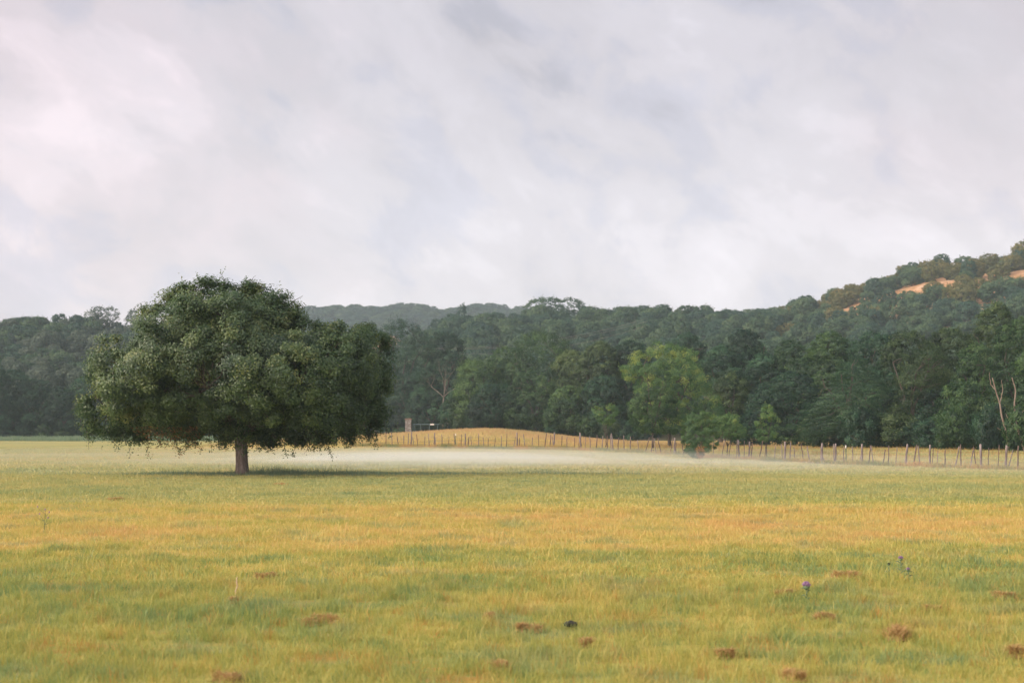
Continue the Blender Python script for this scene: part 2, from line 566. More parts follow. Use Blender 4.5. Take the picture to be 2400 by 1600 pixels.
def clump_leaves(r, CC, CR, out_dir, per, leaf, flat=0.75, tint_c=None, elong=None, nbias=0.6, pw=0.42):
    """CC clump centres, CR radii, out_dir outward unit vectors -> leaf centres, normals, tint"""
    n = len(CC)
    idx = np.repeat(np.arange(n), per)
    m = len(idx)
    d = rand_dir(r, m)
    rad = CR[idx] * r.uniform(0, 1, m) ** pw
    off = d * rad[:, None]
    off[:, 2] *= flat
    if elong is not None:
        e = elong[idx]
        a = (off * e).sum(1, keepdims=True)
        off = off * 0.45 + e * a * 1.7
    C = CC[idx] + off
    Nn = unit(out_dir[idx] * 0.85 + d * nbias + r.normal(size=(m, 3)) * 0.42 + np.array([0, 0, .15]))
    tc = tint_c[idx] if tint_c is not None else 0.5
    tint = np.clip(tc + r.normal(0, 0.10, m), 0, 1)
    size = leaf * r.uniform(0.65, 1.35, m)
    return C, Nn, size, tint


def tube(pts, rad, sides=6):
    pts = np.asarray(pts, float)
    rad = np.asarray(rad, float)
    n = len(pts)
    tan = unit(np.gradient(pts, axis=0))
    ref = np.array([0.31, 0.95, 0.05])
    a = unit(np.cross(tan, ref))
    b = np.cross(tan, a)
    th = np.arange(sides) / sides * 2 * math.pi
    v = pts[:, None, :] + rad[:, None, None] * (np.cos(th)[None, :, None] * a[:, None, :] + np.sin(th)[None, :, None] * b[:, None, :])
    v = v.reshape(-1, 3)
    i = np.arange(n - 1)[:, None] * sides
    j = np.arange(sides)[None, :]
    k = (j + 1) % sides
    f = np.stack([i + j, i + k, i + sides + k, i + sides + j], -1).reshape(-1, 4)
    # end caps as a fan to one point
    v = np.vstack([v, pts[-1] + tan[-1] * rad[-1] * .6])
    last = (n - 1) * sides
    cap = np.stack([last + np.arange(sides), last + (np.arange(sides) + 1) % sides, np.full(sides, len(v) - 1),
                    np.full(sides, len(v) - 1)], -1)
    return v, f, cap[:, :3]


class Tubes:
    def __init__(self):
        self.v, self.q, self.t, self.n = [], [], [], 0

    def add(self, pts, rad, sides=6):
        v, q, t = tube(pts, rad, sides)
        self.v.append(v)
        self.q.append(q + self.n)
        self.t.append(t + self.n)
        self.n += len(v)

    def mesh(self, name, mat, smooth=True):
        return raw_mesh(name, np.vstack(self.v), [np.vstack(self.q), np.vstack(self.t)], mat, smooth=smooth)


def wander(r, a, b, n, amp, sag=0.0):
    t = np.linspace(0, 1, n)[:, None]
    p = np.asarray(a)[None] * (1 - t) + np.asarray(b)[None] * t
    w = r.normal(size=(n, 3)) * amp
    w[0] = 0
    w[-1] *= .3
    p = p + w
    p[:, 2] += sag * np.sin(t[:, 0] * math.pi)
    return p


# ------------------------------------------------------------------ tree crowns
def lobe_crown(seed, Wd, Ht, leaf, style='round', z0=0.06, dens=1.0, per=55, clump=0.5, nl=15, fill=1.0):
    r = np.random.default_rng(seed)
    lobes = []
    for k in range(nl):
        t = (k + .5) / nl
        zt = z0 + (1 - z0) * (0.14 + 0.74 * t ** 0.9)
        if style == 'cone':
            R = Wd / 2 * (1.02 - 0.86 * (zt - z0) / (1 - z0))
            lr = Wd * (0.24 - 0.12 * zt)
        elif style == 'vase':
            R = Wd / 2 * (0.45 + 0.65 * math.sin(min(1, zt) * 2.3) ** 1)
            lr = Wd * 0.2
        else:
            R = Wd / 2 * (math.sin(math.pi * min(1, (0.20 + 0.78 * zt))) ** 0.5)
            lr = Wd * 0.22
        lr *= r.uniform(.75, 1.3)
        th = k * 2.4 + r.uniform(-.5, .5)
        rr = max(0, R - lr * 0.9) * r.uniform(.65, 1.05)
        lz = min(lr * r.uniform(.65, .9), Ht * .3)
        lobes.append((rr * math.cos(th), rr * math.sin(th), min(zt * Ht, Ht - lz), lr, lr, lz))
    lobes.append((r.normal() * Wd * .05, 0, Ht * 0.86 - Wd * .02, Wd * .2, Wd * .2, Ht * .14))
    if fill:
        lobes.append((0, 0, Ht * 0.5, Wd * .33, Wd * .33, Ht * .36))
    L = np.array(lobes)
    area = 4 * math.pi * (L[:, 3] * L[:, 5])
    n = (area / (clump * clump * 1.25) * dens).astype(int) + 1
    CC, OD, LC = [], [], []
    for k, l in enumerate(L):
        d = rand_dir(r, n[k])
        rad = r.uniform(0.72, 1.03, n[k])[:, None]
        P = l[:3] + d * l[3:] * rad
        inside = np.zeros(len(P), bool)
        for j, q in enumerate(L):
            if j != k:
                inside |= (((P - q[:3]) / (q[3:] * .90)) ** 2).sum(1) < 1
        keep = ~inside & (P[:, 2] > Ht * z0 * .6)
        CC.append(P[keep])
        OD.append(unit(d / l[3:])[keep])
        LC.append(np.full(keep.sum(), r.normal(0, .17)))
    CC = np.vstack(CC)
    OD = np.vstack(OD)
    LC = np.concatenate(LC)
    m = len(CC)
    CR = clump * r.uniform(.6, 1.35, m)
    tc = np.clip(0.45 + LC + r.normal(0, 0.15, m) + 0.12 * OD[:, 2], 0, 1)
    elong = None
    if style == 'cone':
        hz = OD * np.array([1, 1, 0])
        elong = unit(unit(hz) + np.array([0, 0, -.25]) + r.normal(size=(m, 3)) * .2)
    C, Nn, size, tint = clump_leaves(r, CC, CR, OD, per, leaf, 0.7, tc, elong)
    # ragged sprigs that break the outline
    ns = max(10, m // 7)
    pick = r.integers(0, m, ns)
    sd = unit(OD[pick] + r.normal(size=(ns, 3)) * .5 + np.array([0, 0, .35]))
    kk = 10
    tt = np.tile(np.linspace(.2, 1, kk), ns)
    si = np.repeat(np.arange(ns), kk)
    SL = clump * r.uniform(1.2, 2.2, ns)
    SC = CC[pick][si] + sd[si] * (SL[si] * tt)[:, None] + r.normal(size=(ns * kk, 3)) * leaf * .7
    C = np.vstack([C, SC])
    Nn = np.vstack([Nn, rand_dir(r, ns * kk)])
    size = np.concatenate([size, np.full(ns * kk, leaf * .9)])
    tint = np.concatenate([tint, np.clip(tc[pick][si] + .1, 0, 1)])
    return r, C, Nn, size, tint, CC, OD


def tree_limbs(r, tb, Ht, Wd, CC, nlimb=5, r0=0.2, nsub=26, fork=0.28, spread=.3):
    top = np.array([r.normal() * .1 * Wd * .1, r.normal() * .05, Ht * fork])
    tb.add(wander(r, (0, 0, -0.4), top, 6, .04), np.linspace(r0 * 1.15, r0 * .8, 6), 8)
    limbs = []
    for k in range(nlimb):
        th = k * 2 * math.pi / nlimb + r.uniform(-.5, .5)
        e = np.array([math.cos(th) * Wd * spread, math.sin(th) * Wd * spread, Ht * r.uniform(.55, .85)])
        p = wander(r, top, e, 7, .05 * Wd * .2, sag=.03 * Ht)
        limbs.append(p)
        tb.add(p, np.linspace(r0 * .6, r0 * .2, 7), 6)
    allp = np.vstack(limbs)
    pick = r.choice(len(CC), min(nsub, len(CC)), replace=False)
    for i in pick:
        c = CC[i]
        dd = ((allp - c) ** 2).sum(1) + np.where(allp[:, 2] > c[2], .5, 0)
        a = allp[dd.argmin()]
        tb.add(wander(r, a, c, 5, .06), np.linspace(r0 * .22, r0 * .05, 5), 4)


def px_poly(pts, px0, Y, py0=None):
    return [((p - px0) * Y / F, EYE + (HZ - q) * Y / F) for p, q in pts]


def outline_crown(seed, poly, depthR, edge, n_clump, clump, per, leaf, inner=0.25, rough=.16, hang=0, hang_len=.6, tintv=.16,
                  yellow_side=None, layered=None, loose=False):
    """A rounded crown whose front silhouette follows poly (x,z in metres), inflated to depthR either side."""
    r = np.random.default_rng(seed)
    P = np.array(poly)
    Q = np.roll(P, -1, 0)
    lo, hi = P.min(0), P.max(0)

    def inside(x, z):
        c = np.zeros(len(x), bool)
        for (x0, z0), (x1, z1) in zip(P, Q):
            cond = ((z0 > z) != (z1 > z)) & (x < (x1 - x0) * (z - z0) / (z1 - z0 + 1e-12) + x0)
            c ^= cond
        return c

    def edist(x, z):
        X = np.stack([x, z], -1)[:, None, :]
        A = P[None]
        AB = (Q - P)[None]
        t = np.clip(((X - A) * AB).sum(-1) / ((AB ** 2).sum(-1) + 1e-9), 0, 1)
        return np.sqrt((((A + t[..., None] * AB) - X) ** 2).sum(-1)).min(1)

    ph = r.uniform(0, 6.28, (3, 6))
    kf = r.normal(size=(6, 3)) * 1.15

    def lump(p):
        s = 0
        for i in range(6):
            s = s + np.sin(p @ kf[i] * (1 + .35 * i) + ph[0, i]) / (1 + .25 * i)
        return s / 2.6

    acc = []
    tot = 0
    while tot < n_clump:
        x = r.uniform(lo[0], hi[0], 20000)
        z = r.uniform(lo[1], hi[1], 20000)
        ok = inside(x, z)
        x, z = x[ok], z[ok]
        y = r.uniform(-depthR, depthR, len(x))
        d = edist(x, z)
        u = np.clip(1 - d / edge, 0, 1)
        s = np.sqrt(u ** 2 + (y / depthR) ** 2)
        p = np.stack([x, y, z], -1)
        lim = 1 - rough * (0.5 + 0.5 * lump(p)) * np.clip(.3 + d / .8, 0, 1)
        a = (s < lim) & ((s > lim - .22) | (r.uniform(size=len(s)) < inner * .35))
        a &= d > clump * .35
        acc.append(np.column_stack([p[a], d[a]]))
        tot += a.sum()
    A = np.vstack(acc)[:n_clump]
    CC = A[:, :3]
    m = len(CC)
    cen = np.array([(lo[0] + hi[0]) / 2, 0, lo[1] + (hi[1] - lo[1]) * .45])
    od = unit((CC - cen) / np.array([(hi[0] - lo[0]) / 2, depthR, (hi[1] - lo[1]) / 2]) ** 2)
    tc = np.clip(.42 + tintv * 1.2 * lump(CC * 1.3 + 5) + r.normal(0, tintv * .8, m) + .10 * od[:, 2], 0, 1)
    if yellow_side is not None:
        tc = np.clip(tc + yellow_side * (-CC[:, 0] / hi[0]), 0, 1)  # sunlight from the left put into the leaf tint
    CR = clump * r.uniform(.55, 1.3, m)
    CR = np.minimum(CR, A[:, 3] + clump * .35)
    elong = None
    if layered is not None:
        elong = unit(np.stack([np.sign(CC[:, 0]) * 1.0 + layered, r.normal(size=m) * .5 + np.sign(CC[:, 1]) * .4,
                               -.25 + r.normal(size=m) * .2], -1))
    C, Nn, size, tint = clump_leaves(r, CC, CR * (1.15 if loose else 1), od, per, leaf, .8, tc, elong, .32 if loose else .6, .75 if loose else .42)
    ex = [(C, Nn, size, tint)]
    # sprigs standing out of the surface
    ns = m // 4
    pick = r.integers(0, m, ns)
    sd = unit(od[pick] * .8 + r.normal(size=(ns, 3)) * .6 + np.array([0, 0, .3]))
    kk = 9
    si = np.repeat(np.arange(ns), kk)
    tt = np.tile(np.linspace(.3, 1, kk), ns)
    SL = CR[pick] * r.uniform(1.0, 1.75, ns)
    SC = CC[pick][si] + sd[si] * (SL[si] * tt)[:, None] + r.normal(size=(ns * kk, 3)) * leaf * .6
    ex.append((SC, rand_dir(r, ns * kk), np.full(ns * kk, leaf * .85), np.clip(tc[pick][si] + .15, 0, .95)))
    hangs = []
    if hang:
        low = CC[(A[:, 3] < .85) & (CC[:, 2] < lo[1] + 1.3)]
        sel = r.integers(0, len(low), hang)
        for c in low[sel]:
            L = hang_len * r.uniform(.15, 1.0) ** 1.3 * 1.2
            n = 7
            pts = np.cumsum(np.vstack([c[None] + r.normal(size=(1, 3)) * np.array([.3, .5, .05]), r.normal(size=(n, 3)) * .05 + np.array([0, 0, -L / n])]), 0)
            hangs.append(pts)
            k2 = int(L * 85)
            ti = r.uniform(0, n - .01, k2)
            i0 = ti.astype(int)
            q = pts[i0] + (pts[i0 + 1] - pts[i0]) * (ti - i0)[:, None] + r.normal(size=(k2, 3)) * np.array([.085, .085, .05])
            ex.append((q, rand_dir(r, k2), np.full(k2, leaf * .9), np.clip(r.normal(.45, .15, k2), 0, .9)))
    C = np.vstack([e[0] for e in ex])
    Nn = np.vstack([e[1] for e in ex])
    size = np.concatenate([e[2] for e in ex])
    tint = np.concatenate([e[3] for e in ex])
    return r, C, Nn, size, tint, CC, od, hangs


def leaves_mesh(name, r, C, Nn, size, tint, mat, asp=.5):
    v, f = leaf_arrays(r, C, Nn, size, asp)
    return raw_mesh(name, v, f, mat, tint)


# ------------------------------------------------------------------ the big live oak
TY = 57.0
TPX = 567
tx = X_at(TPX, TY)
tz = float(H(tx, TY))
oak = empty('oak_tree', 'big lone live oak with a wide dark crown standing in the meadow', 'tree', (tx, TY, tz))
sil = [(536, 646), (487, 656), (455, 672), (423, 677), (378, 695), (372, 712), (346, 730), (340, 760), (332, 783), (290, 786),
       (273, 793), (240, 817), (225, 850), (220, 873), (205, 915), (196, 951), (189, 979), (205, 1005), (228, 1030), (262, 1038), (300, 1030),
       (339, 1043), (380, 1032), (417, 1046), (480, 1034), (540, 1040), (578, 1040), (630, 1052), (660, 1044), (697, 1048), (760, 1040),
       (816, 1046), (860, 1032), (897, 1026), (918, 972), (914, 920), (923, 866), (916, 796), (895, 765), (872, 753), (816, 749), (770, 755),
       (729, 747), (708, 723), (713, 697), (690, 686), (655, 681), (641, 667), (588, 656)]
poly = [((p - TPX) * TY / F, EYE + (HZ - q) * TY / F - tz) for p, q in sil]
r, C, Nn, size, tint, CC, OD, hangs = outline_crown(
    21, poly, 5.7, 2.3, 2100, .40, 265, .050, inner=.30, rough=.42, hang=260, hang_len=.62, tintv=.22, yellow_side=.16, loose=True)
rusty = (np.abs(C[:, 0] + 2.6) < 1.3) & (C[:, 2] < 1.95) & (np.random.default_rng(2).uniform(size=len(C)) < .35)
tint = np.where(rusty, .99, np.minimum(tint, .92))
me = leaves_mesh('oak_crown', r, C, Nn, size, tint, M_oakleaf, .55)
link('crown', me, oak)
tb = Tubes()
tp = np.array([[.04, 0, -.3], [.03, 0, .0], [.01, 0, .18], [0, 0, .5], [-.02, 0, 1.0], [-.05, 0, 1.45], [-.10, 0, 1.9]])
tb.add(tp, [.50, .35, .275, .245, .235, .245, .27], 14)
limb_tips = [(-4.6, -1.5, 2.6), (-3.4, -3.2, 3.6), (-1.5, 2.6, 5.2), (-2.0, -1.6, 5.0), (.6, -2.6, 5.6), (2.4, -2.8, 3.6),
             (4.6, -1.2, 3.2), (3.8, 2.6, 3.8), (.8, 1.2, 6.4), (-.6, -3.6, 3.4), (-3.6, 2.4, 3.8), (1.2, -4.0, 2.6)]
allp = []
for e in limb_tips:
    pts = wander(r, (-.08, 0, 1.65), e, 9, .10, sag=.35)
    tb.add(pts, np.linspace(.15, .045, 9), 7)
    allp.append(pts)
allp = np.vstack(allp)
tr = tb.mesh('oak_trunk', M_bark)
tr.materials.clear()
tr.materials.append(M_oakbark)
link('trunk', tr, oak)
tb = Tubes()
for i in r.choice(len(CC), 520, replace=False):
    c = CC[i]
    a = allp[(((allp - c) ** 2).sum(1)).argmin()]
    tb.add(wander(r, a, c + OD[i] * .15, 6, .09, sag=.1), np.linspace(.032, .008, 6), 4)
for pts in hangs:
    tb.add(pts, np.linspace(.012, .005, len(pts)), 3)
# a few bare crooked twigs under and above the crown
for (px, py, dx, dz) in [(630, 1046, .05, -.32), (339, 1040, -.1, -.25), (417, 1040, .12, -.28), (590, 662, .25, .32), (700, 702, .25, .18), (525, 652, -.1, .22), (423, 682, -.2, .22)]:
    a = np.array([(px - TPX) * TY / F, -.3, EYE + (HZ - py) * TY / F - tz])
    pts = wander(r, a - np.array([dx, 0, dz]) * 1.3, a + np.array([dx, 0, dz]) * .8, 9, .03)
    tb.add(pts, np.linspace(.016, .006, 9), 4)
link('branches', tb.mesh('oak_branches', M_bark), oak)

# ------------------------------------------------------------------ near woods: every tree its own mesh
LOD = {}


def wood_tree(px, ptop, wpx, Y, mat, label, style='round', seed=0, z0=.05, bark=M_bark, name='wood_tree', cat='tree', group='trees of the wood behind the fence',
              dens=1.0, leaf=None, per=48, clump=None, nl=15, limbs=18, kind=None, dy=1.0, trunkr=None, fork=.28):
    x = X_at(px, Y)
    z = HT(x, Y)
    Ht = Z_at(ptop, Y) - z
    Wd = wpx * Y / F
    leaf = leaf or 0.062 * (Y / 150) ** .6 + .02
    clump = clump or max(.34, .052 * Wd)
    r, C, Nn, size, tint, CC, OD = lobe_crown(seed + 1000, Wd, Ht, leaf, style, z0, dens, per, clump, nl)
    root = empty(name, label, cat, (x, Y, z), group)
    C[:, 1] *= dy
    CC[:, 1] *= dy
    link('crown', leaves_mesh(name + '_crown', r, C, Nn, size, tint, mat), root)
    tb = Tubes()
    tree_limbs(r, tb, Ht, Wd, CC, 5, trunkr or max(.08, .018 * Ht), limbs, fork)
    link('trunk', tb.mesh(name + '_trunk', bark), root)
    return root


WOODS = [
    # px, top, width, depth, material, style, label
    (935, 748, 175, 236, M_dark, 'round', 'dark blue-green tree showing just right of the big oak crown'),
    (1035, 772, 130, 226, M_dark, 'round', 'dark tree behind the dead tree with the vine-covered trunk'),
    (965, 870, 130, 228, M_dark, 'round', 'low dark tree above the stone gate pillar'),
    (1010, 905, 120, 224, M_dark, 'round', 'low dark tree directly behind the pale metal gate'),
    (1092, 834, 62, 206, M_olive, 'cone', 'narrow olive tree with rusty tip right of the dead tree'),
    (1120, 842, 140, 196, M_mid, 'round', 'round green tree at the left front of the wood behind the mound'),
    (1190, 812, 130, 198, M_mid, 'round', 'green tree rising between the left front tree and the tall broad one'),
    (1270, 776, 190, 196, M_mid, 'round', 'tall broad green tree with highest crown above the mound'),
    (1255, 868, 150, 186, M_mid, 'round', 'green tree in front of the tall broad tree above the mound'),
    (1068, 915, 70, 201, M_dark, 'round', 'low dark tree hiding the foot of the pale dead tree'),
    (1160, 900, 120, 188, M_dark, 'round', 'lower dark tree at wood edge right of the gate'),
    (1345, 820, 130, 186, M_olive, 'round', 'olive tree with pale limbs between the broad tree and bright tree'),
    (1330, 905, 110, 180, M_mid, 'round', 'half-height green tree above the right end of the mound'),
    (1405, 796, 115, 182, M_olive, 'round', 'tall olive tree with bare upper twigs left of the bright tree'),
    (1410, 880, 110, 178, M_dark, 'round', 'dark tree under the bare twigs left of the bright tree'),
    (1480, 792, 120, 184, M_dark, 'round', 'dark tree peeping over the left shoulder of the bright tree'),
    (1610, 776, 130, 180, M_dark, 'round', 'dark tree peeping over the right shoulder of the bright tree'),
    (1752, 770, 120, 166, M_dark, 'round', 'very dark domed live oak on the wood skyline right of the bright tree'),
    (1690, 806, 130, 160, M_dark, 'round', 'dark tree below and left of the domed oak'),
    (1712, 872, 110, 148, M_olive, 'round', 'olive tree with bare grey limbs right of the bright tree'),
    (1800, 824, 120, 150, M_dark, 'round', 'dark tree behind the little bright sapling'),
    (1865, 796, 140, 150, M_mid, 'round', 'green tree with yellowish top on the skyline above the juniper'),
    (1860, 870, 130, 134, M_dark, 'round', 'dark tree left of the feathery juniper'),
    (1795, 905, 110, 138, M_dark, 'round', 'lower dark tree directly behind the bright sapling'),
    (1950, 775, 130, 146, M_mid, 'round', 'green tree standing behind the tip of the juniper'),
    (2045, 772, 150, 140, M_dark, 'round', 'dark green tree right of the juniper tip on the skyline'),
    (2085, 850, 120, 126, M_dark, 'round', 'dark tree between the juniper and the spreading oak'),
    (2130, 770, 150, 126, M_olive, 'round', 'left half-crown of olive oaks with dark hollow below'),
    (2225, 762, 150, 128, M_olive, 'round', 'olive live oak above the dark hollow at the right'),
    (2330, 705, 130, 132, M_olive, 'round', 'tallest tree at the right showing above all others'),
    (2290, 800, 120, 120, M_mid, 'round', 'green tree left of the pale bare trunks at the right edge'),
    (2385, 740, 130, 112, M_mid, 'round', 'big yellowish green tree cut by the right edge'),
    (2255, 890, 120, 108, M_mid, 'round', 'bushy bright green tree beside the dark hollow at the right'),
    (2330, 930, 100, 104, M_olive, 'round', 'low olive tree around the pale leaning trunks'),
    (2180, 900, 120, 124, M_dark, 'round', 'dark tree in the shade below the olive oaks'),
    (2440, 800, 140, 108, M_mid, 'round', 'green tree mostly outside the right edge'),
    # left woods
    (-40, 842, 150, 236, M_dark, 'round', 'dark tree cut by the left edge of the picture'),
    (30, 862, 110, 242, M_dark, 'round', 'dark tree second from the left edge'),
    (85, 885, 100, 240, M_dark, 'round', 'low dark tree at the left wood edge below the paler crown'),
    (112, 862, 90, 254, M_grey, 'round', 'paler green crown standing out in the dark left wood'),
    (150, 905, 100, 238, M_dark, 'round', 'dark tree at the wood edge left of the big oak'),
    (168, 850, 90, 256, M_grey, 'round', 'grey-green tree just left of the big oak shoulder'),
    (215, 880, 110, 240, M_dark, 'round', 'dark tree half hidden by the left side of the big oak'),
    (300, 900, 130, 240, M_dark, 'round', 'dark tree behind the left part of the big oak'),
]
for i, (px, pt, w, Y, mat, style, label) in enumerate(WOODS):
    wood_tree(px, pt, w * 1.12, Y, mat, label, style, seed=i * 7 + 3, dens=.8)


def special(name, label, sil, px0, Y, mat, seed, depthR, edge, nclump, clump, per, leaf, cat='tree', bark=M_bark, r0=.12, **kw):
    x = X_at(px0, Y)
    z = HT(x, Y)
    poly = [((p - px0) * Y / F, EYE + (HZ - q) * Y / F - z) for p, q in sil]
    r, C, Nn, size, tint, CC, OD, hg = outline_crown(seed, poly, depthR, edge, nclump, clump, per, leaf, **kw)
    root = empty(name, label, cat, (x, Y, z))
    link('crown', leaves_mesh(name + '_crown', r, C, Nn, size, tint, mat), root)
    tb = Tubes()
    P = np.array(poly)
    tree_limbs(r, tb, P[:, 1].max(), P[:, 0].max() - P[:, 0].min(), CC, 5, r0, 40, .2, spread=.25)
    link('trunk', tb.mesh(name + '_trunk', bark), root)
    return root, r, CC


# bright pale green tree
special('bright_tree', 'bright yellow-green billowing tree in the middle of the wood edge',
        [(1544, 790), (1522, 800), (1514, 818), (1490, 822), (1462, 836), (1466, 852), (1445, 860), (1462, 890), (1485, 900), (1478, 920),
         (1490, 935), (1480, 990), (1500, 1016), (1640, 1020), (1700, 1012), (1742, 1008), (1728, 975), (1695, 960), (1690, 925), (1668, 905),
         (1650, 868), (1640, 840), (1630, 815), (1600, 806), (1588, 812), (1578, 797), (1560, 799)], 1570, 128, M_bright, 31, 4.2, 1.5, 640, .42, 95, .062,
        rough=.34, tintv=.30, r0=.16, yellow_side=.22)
special('young_tree', 'darker yellow-green tree in front of the bright tree',
        [(1552, 866), (1534, 872), (1530, 900), (1500, 912), (1475, 935), (1458, 960), (1462, 985), (1480, 1008), (1520, 1022), (1580, 1022),
         (1592, 980), (1588, 930), (1578, 900), (1572, 868)], 1530, 122, M_mid, 32, 2.0, 1.4, 240, .34, 90, .055, rough=.35, tintv=.22, r0=.10)
special('leafy_branch_tree', 'small bright leafy tree just left of the bright tree foot',
        [(1392, 946), (1386, 962), (1398, 985), (1420, 1003), (1440, 998), (1452, 975), (1450, 950), (1430, 944), (1412, 956)],
        1420, 132, M_bright, 33, 1.0, .8, 60, .3, 70, .055, rough=.3, r0=.05)
special('low_tree', 'soft green low tree right of the bright tree foot',
        [(1660, 985), (1668, 968), (1690, 975), (1712, 962), (1728, 970), (1735, 990), (1752, 1005), (1750, 1030), (1660, 1034)],
        1705, 112, M_bright, 34, 1.3, .9, 110, .28, 80, .05, rough=.3, r0=.05)
special('sapling', 'small bright green sapling standing alone before the dark wood',
        [(1790, 943), (1778, 955), (1782, 975), (1766, 990), (1776, 1005), (1762, 1020), (1775, 1036), (1822, 1036), (1826, 1010), (1832, 985),
         (1815, 965), (1808, 948)], 1795, 106, M_bright, 35, .85, .7, 80, .24, 60, .05, rough=.4, r0=.04)
special('juniper_tree', 'feathery dark green juniper with drooping layered boughs',
        [(2007, 821), (1985, 832), (1965, 850), (1945, 880), (1925, 905), (1890, 935), (1868, 955), (1880, 985), (1862, 1010), (1885, 1036),
         (2000, 1040), (2070, 1036), (2078, 1000), (2070, 950), (2085, 900), (2062, 872), (2050, 845), (2030, 828)], 1985, 116, M_juni, 36, 3.4, 2.0, 520,
        .44, 85, .052, rough=.5, tintv=.18, r0=.14, layered=-.4)
special('spreading_tree', 'dark spreading live oak with an overhanging olive bough',
        [(2150, 810), (2110, 830), (2095, 870), (2100, 905), (2080, 950), (2075, 985), (2110, 985), (2140, 950), (2165, 925), (2215, 905),
         (2228, 900), (2240, 860), (2220, 820), (2185, 805)], 2135, 114, M_olive, 37, 3.0, 1.5, 260, .42, 85, .055, rough=.45, tintv=.2, r0=.18)
# bush on the fence line: green top, rusty foot
bush, _r, _c = special('fence_bush', 'dark green bush growing through the fence with a rusty brown foot',
                       [(1640, 962), (1618, 966), (1600, 985), (1596, 1030), (1604, 1056), (1620, 1076), (1652, 1074), (1678, 1048), (1690, 1015),
                        (1686, 980), (1664, 964)], 1640, 103, M_bushy, 38, 1.2, .35, 190, .24, 110, .045, cat='bush', rough=.12, r0=.04)
rr = np.random.default_rng(4)
n = 700
th = rr.uniform(0, 6.28, n)
zz = rr.uniform(.05, .95, n)
rad = (.2 + .35 * zz) * rr.uniform(.3, 1, n)
C = np.stack([rad * np.cos(th) - .1, rad * np.sin(th) - .9, zz], -1)
link('dead_leaves', leaves_mesh('dead_leaves', rr, C, rand_dir(rr, n), np.full(n, .045), rr.uniform(0, 1, n), M_rust), bush)


# bare trees
def branchy(r, tb, a, d, L, rad, depth, spread=.55):
    n = 5
    pts = [np.array(a, float)]
    dd = unit(np.array(d, float))
    for _ in range(n):
        dd = unit(dd + r.normal(size=3) * .14 + np.array([0, 0, .03]))
        pts.append(pts[-1] + dd * L / n)
    tb.add(pts, np.linspace(rad, rad * .55, n + 1), 5 if rad > .04 else 3)
    if depth <= 0:
        return
    for k in range(r.integers(2, 4)):
        i = r.integers(2, n + 1)
        nd = unit(dd + r.normal(size=3) * spread)
        branchy(r, tb, pts[i], nd, L * r.uniform(.55, .8), rad * .5, depth - 1, spread)


def bare_tree(px, ptop, Y, label, seed, mat=M_dead, r0=.14, lean=(0, 0), base=None, name='dead_tree', depth=5, spread=.75, cat='tree'):
    x = X_at(px, Y)
    z = HT(x, Y) if base is None else base
    Ht = Z_at(ptop, Y) - z
    r = np.random.default_rng(seed)
    tb = Tubes()
    tb.add(wander(r, (0, 0, -.3), (lean[0] * Ht * .5, lean[1], Ht * .5), 7, .08), np.linspace(r0, r0 * .65, 7), 7)
    top = (lean[0] * Ht * .5, lean[1], Ht * .5)
    tb2 = Tubes()
    for k in range(4):
        th = k * 1.6
        branchy(r, tb2, top, (math.cos(th) * .9 + lean[0], math.sin(th) * .7, .9), Ht * r.uniform(.18, .27), r0 * .5, depth - 1, spread)
    root = empty(name, label, cat, (x, Y, z))
    link('trunk', tb.mesh(name + '_trunk', mat), root)
    link('branches', tb2.mesh(name + '_branches', mat), root)
    return root


bare_tree(1040, 838, 207, 'pale dead tree with forked bare limbs right of the gate', 51)
bare_tree(1400, 828, 185, 'grey bare twiggy tree left of the bright tree', 52, r0=.10)
bare_tree(1685, 862, 153, 'bare dead tree with grey limbs beside the bright tree', 53, r0=.1)


def pale_trunk(label, Y, paths, r0, seed):
    x0 = X_at(paths[0][0][0], Y)
    z0_ = HT(x0, Y)
    root = empty('bare_tree', label, 'tree', (x0, Y, z0_))
    r_ = np.random.default_rng(seed)
    for k, pth in enumerate(paths):
        q = np.array([[X_at(a, Y) - x0, r_.normal() * .04, Z_at(b, Y) - z0_] for a, b in pth])
        t_ = np.linspace(0, len(q) - 1, 14)
        i_ = np.minimum(t_.astype(int), len(q) - 2)
        pp = q[i_] + (q[i_ + 1] - q[i_]) * (t_ - i_)[:, None] + r_.normal(size=(14, 3)) * .012
        ra = r0 * (1 if k == 0 else .45)
        tb_ = Tubes()
        tb_.add(pp, np.linspace(ra, ra * .4, 14), 7)
        link('trunk' if k == 0 else 'branch', tb_.mesh('pale_limb', M_pale), root)


pale_trunk('pale bare trunk leaning left at the right edge', 97, [[(2366, 1066), (2360, 1015), (2351, 985), (2343, 950), (2334, 915), (2326, 885)],
           [(2361, 1022), (2348, 1008), (2337, 1002)], [(2334, 915), (2322, 900), (2318, 872)], [(2343, 945), (2350, 915), (2347, 890)]], .085, 1)
pale_trunk('pale crooked trunk nearest the right edge', 96, [[(2404, 1062), (2387, 1012), (2380, 985), (2376, 945), (2382, 912), (2372, 885)],
           [(2386, 1005), (2368, 988), (2358, 970)], [(2380, 985), (2396, 965), (2408, 955)]], .085, 2)

